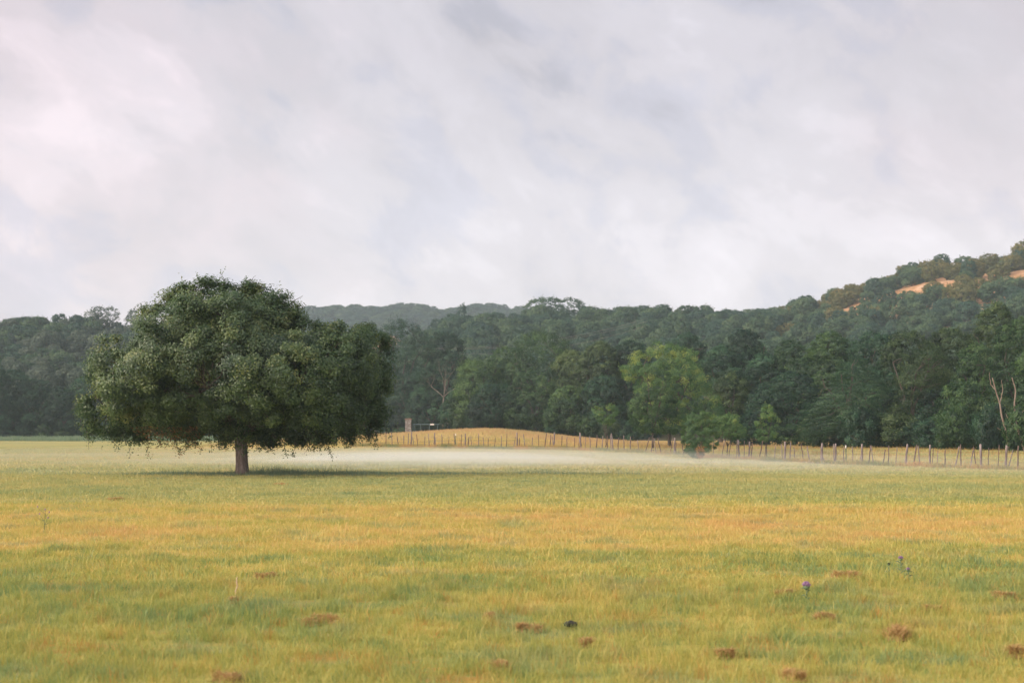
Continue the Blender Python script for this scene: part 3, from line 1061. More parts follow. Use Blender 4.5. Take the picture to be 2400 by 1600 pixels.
# understorey bushes along the wood edge
rs = np.random.default_rng(77)
proto_bush = []
for k, mat in enumerate([M_dark, M_mid, M_olive, M_dark]):
    r, C, Nn, size, tint, CC, OD = lobe_crown(300 + k, 3.2, 2.3, .06, 'round', .02, .9, 50, .3, 8)
    proto_bush.append(leaves_mesh('bush', r, C, Nn, size, tint, mat))
edge_px = [905, 945, 1085, 1130, 1175, 1215, 1262, 1300, 1345, 1385, 1430, 1475, 1765, 1850, 1905, 1955, 2010, 2060, 2105, 2150, 2195, 2240,
           2285, 2325, 2370, 2405, -30, 15, 60, 100, 145, 190, 240, 290, 340, 400, 470, 600, 680, 760, 840]
edge_Y = lambda px: float(np.interp(px, [-50, 860, 905, 1085, 1300, 1475, 1765, 2105, 2405],
                                    [236, 236, 226, 196, 183, 168, 128, 112, 98]))
for i, px in enumerate(edge_px):
    Y = edge_Y(px) + rs.uniform(-3, 3)
    x = X_at(px, Y)
    o = link('bush', proto_bush[i % 4], None, (x, Y, HT(x, Y) - .1), rs.uniform(0, 6.28),
             (rs.uniform(.8, 1.35),) * 2 + (rs.uniform(.7, 1.5),))
    side = 'left wood' if px < 860 else ('wood behind the mound' if px < 1500 else 'right wood')
    tag(o, 'low bush at the foot of the ' + side, 'bush', 'bushes at the foot of the ' + side)

# ------------------------------------------------------------------ trees on the hills
protos = {}


def hill_proto(key, mat, W_, H_, style, seed, per=34, leaf=.13, clump=.42, nl=10, dens=.75, z0=.05, fill=1):
    r, C, Nn, size, tint, CC, OD = lobe_crown(seed, W_, H_, leaf, style, z0, dens, per, clump, nl, fill)
    v, f = leaf_arrays(r, C, Nn, size)
    tb = Tubes()
    tree_limbs(r, tb, H_, W_, CC, 4, .12, 10, .3)
    tv, tq, tt = np.vstack(tb.v), np.vstack(tb.q), np.vstack(tb.t)
    n0 = len(v)
    allv = np.vstack([v, tv])
    faces = [f, tq + n0, tt + n0]
    nf2 = len(tq) + len(tt)
    mi = np.concatenate([np.zeros(len(f)), np.ones(nf2)])
    ti = np.concatenate([tint, np.zeros(nf2)])
    protos[key] = raw_mesh('hill_' + key, allv, faces, None, ti, mats=[mat, M_bark], midx=mi)


hill_proto('dark_a', M_h1, 6.4, 5.2, 'round', 401)
hill_proto('dark_b', M_h1, 5.4, 5.6, 'round', 402)
hill_proto('mid_a', M_h2, 7.0, 5.6, 'round', 403)
hill_proto('mid_b', M_h2, 6.2, 5.0, 'round', 404)
hill_proto('gold_a', M_suntint, 6.0, 5.0, 'round', 405)
hill_proto('gold_b', M_suntint, 5.0, 4.4, 'round', 406)
hill_proto('grey_a', M_h3, 6.6, 6.0, 'round', 407)
hill_proto('spread', M_h2, 14, 9.5, 'vase', 408, per=26, leaf=.13, clump=.5, dens=.42, z0=.42, fill=0, nl=12)
hill_proto('spread_grey', M_h3, 10, 9.0, 'vase', 409, per=22, leaf=.12, clump=.45, dens=.36, z0=.45, fill=0, nl=11)
hill_proto('spiky', M_h1, 6.0, 9.0, 'cone', 410, dens=.6)

woodline = lambda px: np.interp(px, [-200, 0, 60, 100, 210, 330, 700, 760, 870, 930, 1000, 1080, 1160, 1260, 1400, 1600, 1760, 1850, 2050, 2200, 2290, 2330, 2500],
                                [860, 862, 880, 870, 860, 760, 740, 745, 745, 750, 770, 830, 810, 780, 800, 785, 775, 795, 775, 765, 740, 705, 720])
holes = [(2062, 2255, 14, 64), (1886, 1932, 9, 34), (1965, 2018, 11, 38), (2335, 2480, 14, 58), (2150, 2190, 100, 122), (2270, 2325, 18, 44), (2095, 2130, 80, 100), (2215, 2250, 84, 100), (2385, 2420, 70, 92), (1835, 1860, 8, 24)]
crest_py = lambda px: np.interp(px, [p for p, _ in R3[1]], [q for _, q in R3[1]])
rt = np.random.default_rng(9)
cands = []
sp = 6.3
for gx_ in np.arange(-150, 190, sp):
    for gy_ in np.arange(242, 474, sp * 1.02):
        x = gx_ + rt.uniform(-.45, .45) * sp
        y = gy_ + rt.uniform(-.45, .45) * sp
        px = 1200 + x * F / y
        if px < -160 or px > 2600:
            continue
        h1 = float(ridge(R1, x, y, 235, 260))
        h3 = float(ridge(R3, x, y, 215, 260))
        z = max(h1, h3, float(H(x, y)))
        left = h1 > h3
        sc = rt.uniform(.72, 1.25)
        hgt = 5.3 * sc
        pb = HZ - (z - EYE) * F / y
        ptp = HZ - (z + hgt - EYE) * F / y
        if y < 430 and any(a < px < b and c < pb - crest_py(px) < d for a, b, c, d in holes) and rt.uniform() < .8:
            continue
        wl = float(woodline(px))
        vis = wl - ptp
        cands.append((x, y, z, sc, px, pb, ptp, left, vis))
# visible ones first, those that show largest
vis = [c for c in cands if c[8] > 6 and not (335 < c[4] < 700)]
hid = [c for c in cands if not (c[8] > 6 and not (335 < c[4] < 700))]
vis.sort(key=lambda c: c[1] / c[3])
# skyline trees are kept as individuals too
sky_tr = [c for c in vis if c[1] > 395]
indiv = vis[:205]
rest = vis[205:] + hid


def hill_kind(c, u):
    x, y, z, sc, px, pb, ptp, left, v = c
    if left:
        return ['dark_a', 'grey_a', 'mid_a', 'grey_a', 'dark_b', 'mid_b'][int(u * 6)]
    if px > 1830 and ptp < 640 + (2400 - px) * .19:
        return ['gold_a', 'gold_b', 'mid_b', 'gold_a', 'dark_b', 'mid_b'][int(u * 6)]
    return ['dark_a', 'dark_b', 'mid_a', 'mid_b', 'dark_a', 'mid_a'][int(u * 6)]


LOOK = {'dark_a': 'dark rounded', 'dark_b': 'dark upright', 'mid_a': 'green broad', 'mid_b': 'olive rounded', 'gold_a': 'golden olive',
        'gold_b': 'small golden', 'grey_a': 'grey-green'}
for c in indiv:
    x, y, z, sc, px, pb, ptp, left, v = c
    k = hill_kind(c, rt.uniform())
    o = link('hillside_tree', protos[k], None, (x, y, z - .25), rt.uniform(0, 6.28), (sc, sc, sc * rt.uniform(.85, 1.15)))
    if left:
        zone = 'hillside left of the big oak'
        part = 'lower' if y < 310 else ('middle' if y < 360 else 'upper')
    else:
        zone = 'slope behind the mound' if px < 1450 else ('slope behind the bright tree' if px < 1780 else (
            'slope behind the juniper' if px < 2100 else 'hill at the right edge'))
        part = 'lower' if y < 310 else ('middle' if y < 370 else 'upper')
    lb = '%s tree, %s %s' % (LOOK[k], part, zone)
    tag(o, lb, 'tree', lb.replace(' tree,', ' trees,'))

SPECIAL_HILL = [
    (1300, 697, 425, 'spread', 'wide open-crowned tree standing up from the skyline above the mound', 1.25),
    (1082, 710, 440, 'spiky', 'dark spiky tree on the skyline above the dead tree', .9),
    (243, 718, 395, 'spread_grey', 'open feathery tree standing above the left skyline', .95),
    (330, 724, 395, 'spread_grey', 'open feathery tree on the skyline touching the big oak', .9),
    (5, 752, 392, 'spread_grey', 'open feathery tree on the skyline at the left edge', .85),
    (60, 742, 398, 'dark_a', 'dark round tree on the left skyline near the edge', 1.1),
    (140, 735, 398, 'dark_b', 'highest dark tree on the left skyline', 1.1),
    (180, 738, 398, 'dark_a', 'dark tree on the left skyline beside the open feathery tree', 1.0),
    (1868, 701, 425, 'dark_a', 'dark dense tree on the skyline where the right hill begins', 1.2),
    (1505, 716, 430, 'dark_a', 'dark rounded tree on the middle skyline left of the dome', 1.2),
    (1655, 724, 430, 'dark_a', 'dark domed tree alone on the middle skyline', 1.3),
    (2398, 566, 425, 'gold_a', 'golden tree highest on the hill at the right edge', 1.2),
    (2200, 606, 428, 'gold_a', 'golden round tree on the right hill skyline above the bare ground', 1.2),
    (2010, 672, 428, 'dark_b', 'dark round tree on the right hill skyline left of the bare ground', 1.1),
]
for px, pt, Y, k, label, sc in SPECIAL_HILL:
    x = X_at(px, Y)
    z = HT(x, Y)
    hh = {'spread': 9.5, 'spread_grey': 9, 'spiky': 9, 'dark_a': 5.2, 'dark_b': 5.6, 'gold_a': 5}[k]
    top = Z_at(pt, Y)
    zs = (top - z + .3) / hh
    zs = max(.6, zs)
    o = link('skyline_tree', protos[k], None, (x, Y, z - .3), px * .7, (sc, sc, zs))
    tag(o, label, 'tree')


# the rest of the wooded slopes: one mass, its trees scattered with geometry nodes
def instancer(name, pts, rot, scl, idx, meshes, prefix):
    coll = bpy.data.collections.new(prefix + '_kinds')
    for i, m_ in enumerate(meshes):
        ob = bpy.data.objects.new('%s_%02d' % (prefix, i), m_)
        coll.objects.link(ob)
    me = bpy.data.meshes.new(name)
    me.vertices.add(len(pts))
    me.vertices.foreach_set('co', np.ascontiguousarray(pts, dtype=np.float32).ravel())
    a = me.attributes.new('rotz', 'FLOAT', 'POINT')
    a.data.foreach_set('value', np.asarray(rot, np.float32))
    a = me.attributes.new('scl', 'FLOAT_VECTOR', 'POINT')
    a.data.foreach_set('vector', np.ascontiguousarray(scl, dtype=np.float32).ravel())
    a = me.attributes.new('which', 'INT', 'POINT')
    a.data.foreach_set('value', np.asarray(idx, np.int32))
    o = bpy.data.objects.new(name, me)
    COL.objects.link(o)
    ng = bpy.data.node_groups.new(name + '_scatter', 'GeometryNodeTree')
    ng.interface.new_socket('Geometry', in_out='INPUT', socket_type='NodeSocketGeometry')
    ng.interface.new_socket('Geometry', in_out='OUTPUT', socket_type='NodeSocketGeometry')
    nn = ng.nodes
    gi = nn.new('NodeGroupInput')
    gout = nn.new('NodeGroupOutput')
    ci = nn.new('GeometryNodeCollectionInfo')
    ci.inputs['Collection'].default_value = coll
    ci.inputs['Separate Children'].default_value = True
    ci.inputs['Reset Children'].default_value = True
    ip = nn.new('GeometryNodeInstanceOnPoints')
    ip.inputs['Pick Instance'].default_value = True

    def attr(nm, dt):
        n_ = nn.new('GeometryNodeInputNamedAttribute')
        n_.data_type = dt
        n_.inputs['Name'].default_value = nm
        return n_.outputs['Attribute']
    cx = nn.new('ShaderNodeCombineXYZ')
    ng.links.new(attr('rotz', 'FLOAT'), cx.inputs[2])
    ng.links.new(gi.outputs[0], ip.inputs['Points'])
    ng.links.new(ci.outputs[0], ip.inputs['Instance'])
    ng.links.new(attr('which', 'INT'), ip.inputs['Instance Index'])
    ng.links.new(cx.outputs[0], ip.inputs['Rotation'])
    ng.links.new(attr('scl', 'FLOAT_VECTOR'), ip.inputs['Scale'])
    ng.links.new(ip.outputs[0], gout.inputs[0])
    md = o.modifiers.new('scatter', 'NODES')
    md.node_group = ng
    return o


keys = ['dark_a', 'dark_b', 'mid_a', 'mid_b', 'gold_a', 'gold_b', 'grey_a']
pts, rot, scl, idx = [], [], [], []
for c in rest:
    k = hill_kind(c, rt.uniform())
    pts.append((c[0], c[1], c[2] - .25))
    rot.append(rt.uniform(0, 6.28))
    scl.append((c[3],) * 3)
    idx.append(keys.index(k))
o = instancer('hillside_woods', pts, rot, scl, idx, [protos[k] for k in keys], 'slope_tree')
tag(o, 'wooded slopes seen as one green mass between the nearer trees', 'woods', kind='stuff')
pts, rot, scl, idx = [], [], [], []
for x in np.arange(-420, 260, 8.5):
    for y in list(np.arange(930, 1120, 16)):
        xx, yy_ = x + rt.uniform(-5, 5), y + rt.uniform(-6, 6)
        pts.append((xx, yy_, float(HH(xx, yy_)) - .4))
        rot.append(rt.uniform(0, 6.28))
        s_ = rt.uniform(1.3, 2.2)
        scl.append((s_ * 1.15, s_ * 1.15, s_ * .8))
        idx.append(int(rt.integers(0, 3)))
o = instancer('distant_ridge_woods', pts, rot, scl, idx, [protos[k] for k in keys[:3]], 'ridge_tree')
tag(o, 'far blue wooded ridge on the horizon right of the big oak', 'woods', kind='stuff')


# ------------------------------------------------------------------ grass
def blade_arrays(r, P, h, w, lean, tint, az=None):
    n = len(P)
    az = r.uniform(0, 2 * math.pi, n) if az is None else az
    side = np.stack([np.cos(az), np.sin(az), np.zeros(n)], -1)
    la = r.uniform(0, 2 * math.pi, n)
    ld = np.stack([np.cos(la), np.sin(la), np.zeros(n)], -1)
    up = np.array([0, 0, 1.0])
    w = w[:, None]
    h_ = h[:, None]
    ln = lean[:, None]
    b0 = P - side * w / 2
    b1 = P + side * w / 2
    mid = P + up * h_ * .55 + ld * h_ * ln * .3
    m0 = mid - side * w * .38
    m1 = mid + side * w * .38
    tip = P + up * h_ * (1 - ln * .25) + ld * h_ * ln
    v = np.stack([b0, b1, m1, m0, tip], 1).reshape(-1, 3)
    i = np.arange(n)[:, None] * 5
    q = i + np.array([[0, 1, 2, 3]])
    t = i + np.array([[3, 2, 4]])
    return v, q, t, np.concatenate([tint, tint])


def blades_mesh(name, r, P, h, w, lean, tint, mat):
    v, q, t, ti = blade_arrays(r, P, h, w, lean, tint)
    return raw_mesh(name, v, [q, t], mat, ti)


def patch(seed, size, n, hm, w, tufts):
    r = np.random.default_rng(seed)
    tc = r.uniform(-size / 2, size / 2, (tufts, 2))
    th = r.uniform(.6, 1.5, tufts)
    tt = r.normal(0, .16, tufts)
    k = r.integers(0, tufts, n)
    P = np.zeros((n, 3))
    P[:, :2] = tc[k] + r.normal(size=(n, 2)) * size * .06
    un = r.uniform(size=n) < .4
    P[un, :2] = r.uniform(-size / 2, size / 2, (un.sum(), 2))
    h = hm * th[k] * r.uniform(.45, 1.25, n)
    st = r.uniform(size=n) < .012
    h[st] *= 1.7
    tint = np.clip(.5 + tt[k] + r.normal(0, .2, n), 0, 1)
    tint[st] = .95
    P[:, 2] -= .02
    return blades_mesh('grass_patch', r, P, h, w * r.uniform(.6, 1.4, n), r.uniform(.1, .75, n), tint, M_blade)


rings = [(7.0, 15.5, .8, [patch(600 + i, .8, 1600, .092, .0045, 26) for i in range(3)]),
         (15.5, 30, 1.2, [patch(610 + i, 1.2, 1500, .088, .0085, 30) for i in range(3)]),
         (30, 62, 2.4, [patch(620 + i, 2.4, 1900, .085, .018, 40) for i in range(3)]),
         (62, 150, 5.0, [patch(630 + i, 5.0, 2400, .10, .042, 70) for i in range(3)])]
pts, rot, scl, idx, gm = [], [], [], [], []
for ri, (y0, y1, st, ms) in enumerate(rings):
    gm += ms
    for y in np.arange(y0 + st / 2, y1 + st * .49, st):
        hw = 1250 * (y + st) / F * 1.12 + 1.5
        for x in np.arange(-hw, hw, st):
            xx = x + rt.uniform(-.1, .1) * st
            yy_ = y + rt.uniform(-.1, .1) * st
            pts.append((xx, yy_, float(H(xx, yy_))))
            rot.append(rt.integers(0, 4) * math.pi / 2 + rt.uniform(-.2, .2))
            s_ = rt.uniform(.8, 1.25)
            scl.append((1.12, 1.12, s_))
            idx.append(ri * 3 + int(rt.integers(0, 3)))
o = instancer('meadow_grass', pts, rot, scl, idx, gm, 'grass_patch')
tag(o, 'short green and golden meadow grass', 'grass', kind='stuff')


def tall(name, label, P2, hm, w, mat, seed, tint_mu=.5, lean=.6, zoff=0.0, hills=False):
    r = np.random.default_rng(seed)
    n = len(P2)
    z = H(P2[:, 0], P2[:, 1])
    P = np.column_stack([P2, z - .03])
    h = hm * r.uniform(.45, 1.25, n) * (1 + .3 * np.sin(P2[:, 0] * 1.3) * np.sin(P2[:, 1] * .9 + P2[:, 0] * .37))
    o = link(name, blades_mesh(name, r, P, h, w * r.uniform(.6, 1.4, n), r.uniform(.05, lean, n),
                               np.clip(tint_mu + r.normal(0, .22, n), 0, 1), mat))
    return tag(o, label, 'grass', kind='stuff')


r = np.random.default_rng(91)
# ragged grass at the oak's foot, drawn out rightward to paint its shadow
n = 14000
P2 = np.column_stack([np.where(r.uniform(size=n) < .6, r.normal(tx + 1.5, 3.6, n), r.uniform(tx - 5, tx + 16, n)), r.normal(TY + .3, .8, n)])
tall('trunk_grass', 'dark green taller grass around the foot of the big oak', P2, .20, .014, M_tall_green, 92, .4)
P2 = np.column_stack([r.normal(tx + 2.0, .9, 1600), r.normal(TY - .1, .35, 1600)])
tall('tuft_grass', 'dark taller weeds right of the oak trunk', P2, .46, .013, M_tall_green, 93, .25, .9)
# fence-line grass
n = 26000
x = r.uniform(-16, 36, n)
P2 = np.column_stack([x, fence_y(x) + r.normal(-.6, .8, n)])
tall('fence_grass', 'ragged green and rusty grass along the foot of the fence', P2, .42, .026, M_tall_mixed, 94,
     np.clip(.5 + .3 * np.sin(x * .9) * np.sin(x * .37 + 2) + .2 * np.sin(x * 2.3), 0, 1), .8)
# dry grass of the mound
n = 90000
x = r.uniform(-34, 24, n)
y = fence_y(x) + 1 + r.uniform(0, 1, n) ** .8 * 62
P2 = np.column_stack([x, y])
tall('mound_grass', 'tall dry orange grass covering the mound behind the fence', P2, .30, .034, M_tall_dry, 95,
     np.clip(.12 + .50 * sstep(3, 26, y - fence_y(x)) + .16 * np.sin(x * .35 + y * .12) * np.sin(y * .21 + 1), 0, 1))
n = 30000
x = r.uniform(10, 44, n)
y = fence_y(x) + 1 + r.uniform(0, 34, n)
tall('verge_grass', 'dry golden grass between the right fence and the trees', np.column_stack([x, y]), .26, .024, M_tall_mixed, 96, .7)
n = 42000
x = r.uniform(-95, -17, n)
tall('wood_edge_grass', 'dark green tall grass strip before the left wood', np.column_stack([x, 228 + r.uniform(-6, 8, n)]), .75, .06,
     M_tall_green, 97, .35, .4)

# ------------------------------------------------------------------ fence
fence = empty('wire_fence', 'old wire fence of crooked cedar posts and stays crossing behind the meadow', 'fence', (0, 128, float(H(0, 128))))
fr = np.random.default_rng(15)
floc = np.array(fence.location)


def fpost(x, y, h, rad, lean, mat, name, tipw=False):
    z = float(H(x, y))
    n = 6
    t = np.linspace(0, 1, n)
    pts = np.stack([lean[0] * t * h + fr.normal(size=n) * .012, lean[1] * t * h + fr.normal(size=n) * .01, t * (h + .25) - .25], -1)
    tb_ = Tubes()
    tb_.add(pts, rad * np.linspace(1.1, .85, n) * fr.uniform(.9, 1.1, n), 7)
    o = link(name, tb_.mesh(name, mat), fence, (x - floc[0], y - floc[1], z - floc[2]))
    if tipw:
        tb2 = Tubes()
        tb2.add(np.array([pts[-1] + [0, 0, -.16], pts[-1] + [0, 0, .02]]), [rad * 1.1, rad * 1.1], 6)
        link('tip', tb2.mesh('post_tip', M_white), o)
    return o


heavy_px = [963, 1018, 1090, 1212, 1298, 1362, 1438, 1580, 1732, 1755, 1840, 1926, 1957, 2020, 2123, 2179, 2300, 2357]
steel_px = [1067, 1982]
n_st = 0
# thin stays, spaced by the walk along the line
xs_f = []
px = 905.0
while px < 2400:
    xs_f.append(px)
    px += fr.uniform(9, 17) * (1.0 if px < 1300 else (1.2 if px < 1800 else 1.5))
for px in xs_f:
    if 1600 < px < 1668 and fr.uniform() < .7:
        continue
    # where the sight line of that pixel meets the fence
    Y = 120.0
    for _ in range(12):
        Y = float(fence_y(X_at(px, Y)))
    if n_st < 97:
        fpost(X_at(px, Y), Y + fr.normal() * .15, fr.uniform(1.0, 1.5), fr.uniform(.028, .045), (fr.normal() * .13 + .03, fr.normal() * .06),
              M_post_dark if fr.uniform() < .5 else M_post, 'stay')
        n_st += 1
for px in heavy_px:
    Y = 120.0
    for _ in range(12):
        Y = float(fence_y(X_at(px, Y)))
    fpost(X_at(px, Y), Y, fr.uniform(1.35, 1.62), fr.uniform(.055, .085), (fr.normal() * .05, 0), M_post, 'post')
for px in steel_px:
    Y = 120.0
    for _ in range(12):
        Y = float(fence_y(X_at(px, Y)))
    fpost(X_at(px, Y), Y - .1, 1.35, .03, (fr.normal() * .05, 0), M_tpost, 'steel_post', True)
for hz_ in (.35, .62, .9, 1.12):
    tb = Tubes()
    x = np.arange(-15, 34, 1.0)
    y = fence_y(x)
    pts = np.stack([x, y - .06, H(x, y) + hz_ + fr.normal(size=len(x)) * .015], -1) - floc
    tb.add(pts, np.full(len(x), .0018), 4)
    link('wire', tb.mesh('wire', M_wire), fence)

# ------------------------------------------------------------------ gate, pillar, wires


def boxes(name, bl, mat, bevel=0.0):
    vs, fs = [], []
    for k, (x0, x1, y0, y1, z0, z1) in enumerate(bl):
        vs += [(x0, y0, z0), (x1, y0, z0), (x1, y1, z0), (x0, y1, z0), (x0, y0, z1), (x1, y0, z1), (x1, y1, z1), (x0, y1, z1)]
        b = 8 * k
        fs += [[b, b + 3, b + 2, b + 1], [b + 4, b + 5, b + 6, b + 7], [b, b + 1, b + 5, b + 4], [b + 1, b + 2, b + 6, b + 5],
               [b + 2, b + 3, b + 7, b + 6], [b + 3, b, b + 4, b + 7]]
    return raw_mesh(name, np.array(vs, float), np.array(fs), mat)


GY = 212.0
gx0, gx1 = X_at(968, GY), X_at(1040, GY)
gz = HT(gx0, GY)
gate = empty('field_gate', 'pale blue-grey metal field gate with a small white sign behind the mound', 'gate', (gx0, GY, gz))
gw = gx1 - gx0
gt = Z_at(994, GY) - gz
fb = Tubes()
for zf in (gt, gt * .48, gt * .1):
    fb.add(np.array([[0, 0, zf], [gw / 2, 0, zf], [gw, 0, zf]]), [.05] * 3, 6)
link('frame_rail', fb.mesh('gate_rails', M_gate), gate)
fb = Tubes()
for a, b in [(0, .0), (.10, .04), (.29, .24), (.53, .53), (.76, .81), (.95, 1.0)]:
    fb.add(np.array([[b * gw, .01, gt], [(a + b) / 2 * gw, .01, gt * .5], [a * gw, .01, 0]]), [.035] * 3, 6)
link('brace', fb.mesh('gate_braces', M_gate), gate)
link('sign', boxes('gate_sign', [(gw * .56, gw * .69, -.10, -.06, gt - .12, gt + .10)], M_white), gate)
pil = empty('gate_pillar', 'short stone gate pillar with rusty cap left of the pale gate', 'pillar', (X_at(957, GY), GY, gz))
ph_ = Z_at(983, GY) - gz
bl = []
pr = random.Random(3)
zc = -.6
while zc < ph_:
    hcur = pr.uniform(.16, .26)
    sp_ = pr.uniform(-.12, .12)
    ex = pr.uniform(0, .03)
    bl.append((-.42 - ex, sp_ - .006, -.4, .4, zc, min(zc + hcur, ph_) - .012))
    bl.append((sp_ + .006, .42 + ex, -.4 + ex, .4, zc, min(zc + hcur, ph_) - .012))
    zc += hcur
link('stone_shaft', boxes('pillar_shaft', bl, M_stone), pil)
link('cap', boxes('pillar_cap', [(-.52, .52, -.5, .5, ph_, ph_ + .13), (-.40, .40, -.4, .4, ph_ + .13, ph_ + .2)], M_cap), pil)
pil2 = empty('gate_pillar', 'dim stone gate pillar half hidden in leaves right of the gate', 'pillar', (X_at(1049, GY), GY + 1, gz))
link('stone_shaft', pil.children[0].data, pil2)
link('cap', pil.children[1].data, pil2)

for i, (pa, pb_, ya, yb) in enumerate([(1075, 1370, 815, 783), (1080, 1372, 818, 788), (1120, 1380, 829, 800)]):
    tb = Tubes()
    n = 24
    t = np.linspace(-.6, 1.5, n)
    Y = 262 - 20 * t
    pxx = pa + (pb_ - pa) * t
    pyy = ya + (yb - ya) * t + 14 * (1 - (2 * t - 1) ** 2) * .5
    pts = np.stack([X_at(pxx, Y), Y, Z_at(pyy, Y)], -1)
    tb.add(pts, np.full(n, .012), 4)
    o = link('power_line', tb.mesh('power_line', M_wire))
    tag(o, ['upper power line crossing above the wood behind the mound', 'middle power line crossing close under the upper one',
            'lowest power line crossing above the wood behind the mound'][i], 'power line', 'power lines above the wood')

# ------------------------------------------------------------------ small things in the meadow


def ground_at(px, py):
    """first point where the sight line of that pixel meets the meadow"""
    Y = 6.0
    while Y < 140:
        if Z_at(py, Y) < float(H(X_at(px, Y), Y)) + .02:
            break
        Y += .05
    return X_at(px, Y), Y, float(H(X_at(px, Y), Y))


def dry_clump(px, py, wpx, hpx, label, seed, mat=M_deadgrass):
    x, y, z = ground_at(px, py)
    r = np.random.default_rng(seed)
    w = wpx * y / F / 2
    h = hpx * y / F
    w *= .92
    n = int(260 + 1500 * w)
    hc = r.integers(2, 5)
    sub = np.column_stack([r.uniform(-.65, .65, hc) * w, r.uniform(-.8, .8, hc) * min(w, .25)])
    k = r.integers(0, hc, n)
    q = r.uniform(0, 1, n) ** .7
    a = r.uniform(0, 6.28, n)
    sr = r.uniform(.35, .6, hc)[k]
    P = np.stack([sub[k, 0] + np.cos(a) * q * w * sr, sub[k, 1] + np.sin(a) * q * w * sr * .8, (1 - q ** 2) * h * .35], -1)
    v, qd, t, ti = blade_arrays(r, P, np.full(n, h * .6) * r.uniform(.4, 1.3, n), np.full(n, .006), r.uniform(.8, 2.6, n), r.uniform(0, 1, n))
    # low matted straw under the loose stems, one small heap per tuft
    mv, mf = [], []
    na, nr = 14, 4
    for kk in range(hc):
        o0 = len(mv)
        for i in range(nr):
            for j in range(na):
                qq = i / (nr - 1)
                jj = (1 + .25 * math.sin(j * 1.7 + seed + kk) + .15 * math.sin(j * 3.1)) * .5
                mv.append((sub[kk, 0] + math.cos(j / na * 6.283) * qq * w * jj, sub[kk, 1] + math.sin(j / na * 6.283) * qq * w * jj * .8,
                           (1 - qq ** 2) * h * .32 - .012 + .008 * math.sin(i * 5 + j * 2)))
        for i in range(nr - 1):
            for j in range(na):
                mf.append((o0 + i * na + j, o0 + i * na + (j + 1) % na, o0 + (i + 1) * na + (j + 1) % na, o0 + (i + 1) * na + j))
    n0 = len(v)
    me_ = raw_mesh('dead_grass_clump', np.vstack([v, np.array(mv)]), [qd, t, np.array(mf)[:, ::-1] + n0], mat,
                   np.concatenate([ti, r.uniform(0, .6, len(mf))]))
    o = link('dead_grass_clump', me_, None, (x, y, z + .02))
    return tag(o, label, 'grass clump', 'rusty dead grass clumps in the meadow')


CL = [(1240, 1478, 70, 24, 'flat rusty grass clump just left of the dark lump'), (1370, 1512, 40, 26, 'small rusty tuft just below right of the dark lump'),
      (1980, 1352, 80, 22, 'rusty clump above right of the largest thistle head'), (2085, 1492, 100, 38, 'largest pinkish brown clump at the lower right'),
      (1930, 1447, 80, 22, 'brown clump below the largest thistle head'), (1705, 1535, 56, 26, 'reddish clump near the bottom right of centre'),
      (1840, 1392, 64, 18, 'low brown clump left of the largest thistle head'), (2365, 1400, 70, 20, 'brown clump by the right edge below the golden band'),
      (620, 1352, 60, 16, 'brownish clump above right of the pale dry stalk'), (552, 1410, 36, 18, 'reddish clump at the foot of the pale dry stalk'),
      (760, 1458, 110, 22, 'wide rusty clump left of centre in the foreground'), (540, 1590, 110, 26, 'brown clump at the bottom edge left of centre'),
      (1180, 1562, 60, 20, 'orange-brown clump near the bottom centre'), 
      (1165, 1445, 70, 14, 'flat brown patch left of the wide rusty clump by the dark lump'),
      (1860, 1590, 70, 30, 'ragged brown clump at the bottom edge right of centre'), (2380, 1535, 60, 36, 'tall rusty clump at the lower right corner'),
      (262, 1170, 50, 8, 'distant little rust patch below the left side of the oak'), (660, 1134, 60, 5, 'thin rust patch just right of the oak trunk'), (2190, 1430, 54, 18, 'brown tuft above the largest pinkish clump')]
for i, (px, py, w, h, lb) in enumerate(CL):
    dry_clump(px, py, w, h, lb, 900 + i)

# dark lump
x, y, z = ground_at(1338, 1470)
import bmesh
bm = bmesh.new()
bmesh.ops.create_icosphere(bm, subdivisions=3, radius=1)
lr = random.Random(8)
for v in bm.verts:
    k = 1 + .22 * math.sin(v.co.x * 5 + 1) * math.cos(v.co.y * 4) + .12 * math.sin(v.co.z * 9 + v.co.x * 7)
    v.co = Vector((v.co.x * .060 * k, v.co.y * .05 * k, (v.co.z * .028) * k))
me_ = bpy.data.meshes.new('dark_lump')
bm.to_mesh(me_)
bm.free()
me_.materials.append(M_lump)
for p_ in me_.polygons:
    p_.use_smooth = True
o = link('dung_lump', me_, None, (x, y, z + .05))
tag(o, 'small dark lump lying in the foreground grass', 'dung')


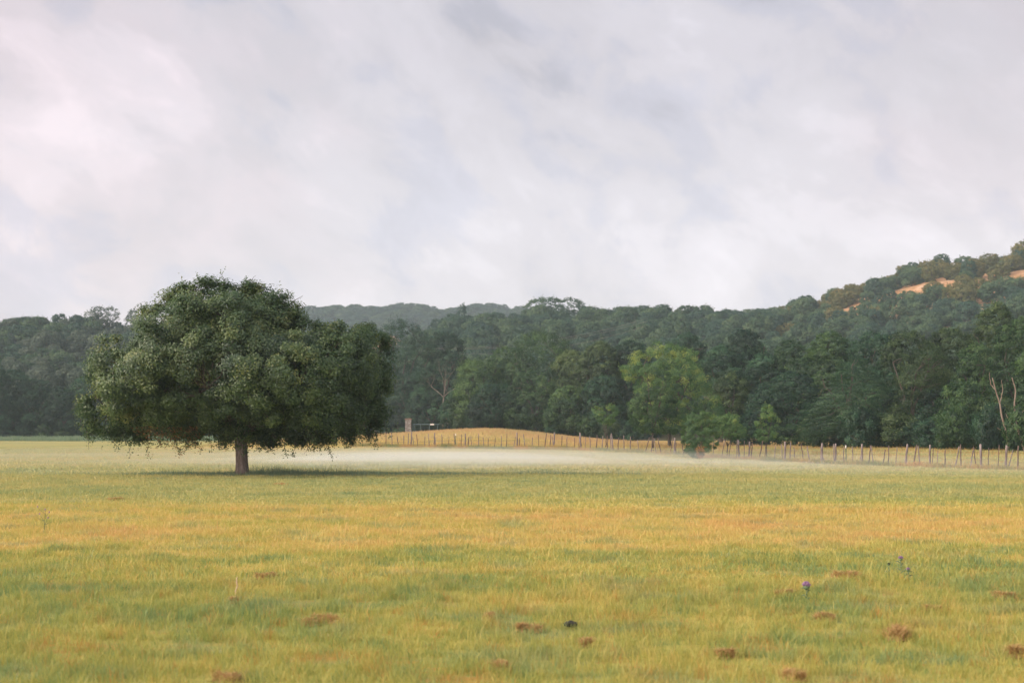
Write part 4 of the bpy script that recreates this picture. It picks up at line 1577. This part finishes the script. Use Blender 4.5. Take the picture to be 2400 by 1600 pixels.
def thistle(px, pbase, phead, hw, label, seed, leaves=5, col=M_purple):
    x, y, z = ground_at(px, pbase)
    r = np.random.default_rng(seed)
    top = Z_at(phead, y) - z
    rad = hw * y / F / 2
    root = empty('thistle', label, 'flower', (x, y, z), 'purple thistles in the meadow')
    tb_ = Tubes()
    pts = wander(r, (0.01, 0, -.02), (0, 0, top - rad), 6, .004)
    tb_.add(pts, np.linspace(.005, .0035, 6), 6)
    for k in range(leaves):
        zz_ = top * (.15 + .14 * k)
        a_ = k * 2.3
        tb_.add(np.array([[0, 0, zz_], [math.cos(a_) * .03, math.sin(a_) * .03, zz_ + .025], [math.cos(a_) * .06, math.sin(a_) * .06, zz_ + .02]]),
                [.004, .008, .001], 4)
    link('stem', tb_.mesh('thistle_stem', M_stem), root)
    # bulb below, tufted purple head above
    tb_ = Tubes()
    tb_.add(np.array([[0, 0, top - rad * 1.1], [0, 0, top - rad * .7], [0, 0, top - rad * .3], [0, 0, top]]), [rad * .3, rad * .75, rad * .8, rad * .6], 10)
    link('bulb', tb_.mesh('thistle_bulb', M_stem), root)
    tb_ = Tubes()
    for k in range(90):
        d_ = unit(np.array([r.normal(), r.normal(), abs(r.normal()) + .35]))
        tb_.add(np.array([[0, 0, top - rad * .3], d_ * rad * .7 + [0, 0, top - rad * .3], d_ * rad * 1.15 + [0, 0, top - rad * .25]]),
                [rad * .1, rad * .13, rad * .05], 4)
    link('flower_head', tb_.mesh('thistle_head', col), root)


thistle(1890, 1408, 1370, 20, 'largest purple thistle head on a pale stem in the right foreground', 1)
thistle(2111, 1345, 1307, 12, 'upper purple thistle of the pair near the right edge', 2)
thistle(2128, 1352, 1333, 10, 'lower pale purple thistle of the pair near the right edge', 3)
thistle(2083, 1348, 1321, 7, 'tiny unopened thistle bud left of the thistle pair', 4, 3, M_lump)

# pale dry stalk and the tall weed
x, y, z = ground_at(552, 1395)
tb = Tubes()
tb.add(wander(np.random.default_rng(3), (0, 0, -.02), (.015, 0, .21), 6, .003), [.005, .0055, .006, .007, .007, .004], 6)
tag(link('dry_stalk', tb.mesh('dry_stalk', M_straw), None, (x, y, z)), 'single pale dry stalk standing in the left foreground', 'plant')
x, y, z = ground_at(102, 1248)
root = empty('weed', 'tall thin weed with dark buds in the left meadow', 'plant', (x, y, z))
r = np.random.default_rng(6)
tb = Tubes()
main = wander(r, (0, 0, -.02), (.03, 0, .40), 8, .008)
tb.add(main, np.linspace(.006, .003, 8), 5)
tips = [main[-1]]
for k in range(6):
    e = main[3 + k % 4] + np.array([(-1) ** k * r.uniform(.05, .13), 0, r.uniform(.04, .12)])
    tb.add(wander(r, main[3 + k % 4], e, 4, .004), np.linspace(.0035, .002, 4), 4)
    tips.append(e)
link('stem', tb.mesh('weed_stem', M_stem), root)
for e in tips[:5]:
    tb = Tubes()
    tb.add(np.array([e, e + [0, 0, .012], e + [0, 0, .026]]), [.006, .012, .008], 6)
    link('bud', tb.mesh('weed_bud', M_purple), root)

# repeats told apart by their order across the view
ORD = ['first', 'second', 'third', 'fourth', 'fifth', 'sixth', 'seventh', 'eighth', 'ninth', 'tenth', 'eleventh', 'twelfth', 'thirteenth',
       'fourteenth', 'fifteenth', 'sixteenth', 'seventeenth', 'eighteenth', 'nineteenth', 'twentieth']
ORD += ['twenty-' + w for w in ORD[:9]] + ['thirtieth'] + ['thirty-' + w for w in ORD[:9]]
bins = {}
for o in COL.objects:
    if 'label' in o and o.name.split('.')[0] in ('hillside_tree', 'bush'):
        bins.setdefault(o['label'], []).append(o)
for lb, os_ in bins.items():
    if len(os_) > 1:
        os_.sort(key=lambda q: q.location.x / q.location.y)
        for i, o in enumerate(os_):
            o['label'] = '%s from left, %s' % (ORD[i], lb)

# ------------------------------------------------------------------ ground mist and haze


def volume_mat(name, color, density, aniso=0.0):
    m = bpy.data.materials.new(name)
    m.use_nodes = True
    N = NT(m.node_tree)
    pv = N.n('ShaderNodeVolumePrincipled')
    pv.inputs['Color'].default_value = (*color, 1)
    pv.inputs['Density'].default_value = density
    pv.inputs['Anisotropy'].default_value = aniso
    o = N.n('ShaderNodeOutputMaterial')
    N.l(pv.outputs[0], o.inputs['Volume'])
    return m


def mist(name, label, c, rad, dens):
    bm = bmesh.new()
    bmesh.ops.create_icosphere(bm, subdivisions=4, radius=1)
    for v in bm.verts:
        v.co = Vector((v.co.x * rad[0], v.co.y * rad[1], v.co.z * rad[2]))
    me_ = bpy.data.meshes.new(name)
    bm.to_mesh(me_)
    bm.free()
    me_.materials.append(volume_mat(name, (.86, .93, 1.0), dens))
    o = link(name, me_, None, c)
    tag(o, label, 'mist', kind='stuff')


mist('ground_mist', 'white bank of ground mist lying right of the oak trunk', (-3.0, 88, -.1), (20, 26, .98), .0045)
mist('ground_mist', 'middle layer of the white mist bank right of the oak trunk', (-3.5, 86, -.1), (15, 21, .86), .010)
mist('ground_mist', 'dense core of the ground mist right of the oak trunk', (-4.5, 83, -.1), (10.5, 15, .74), .021)
mist('ground_mist', 'lowest creeping layer of the ground mist behind the oak trunk', (-5, 80, -.1), (24, 17, .45), .009)
mist('ground_mist', 'thin veil of ground mist spread over the far meadow', (-12, 94, -.5), (62, 46, 1.30), .0028)
mist('ground_mist', 'lower thin veil of ground mist over the middle of the meadow', (-10, 86, -.4), (56, 33, .90), .0040)
mist('ground_mist', 'thin tongue of ground mist reaching right across the meadow', (6, 72, -.1), (14, 13, .50), .005)

hz = boxes('haze', [(-1550, 1550, -55, 1700, -6, 150)], volume_mat('haze', (.68, .86, 1.0), .00026))
tag(link('haze', hz), kind='stuff')
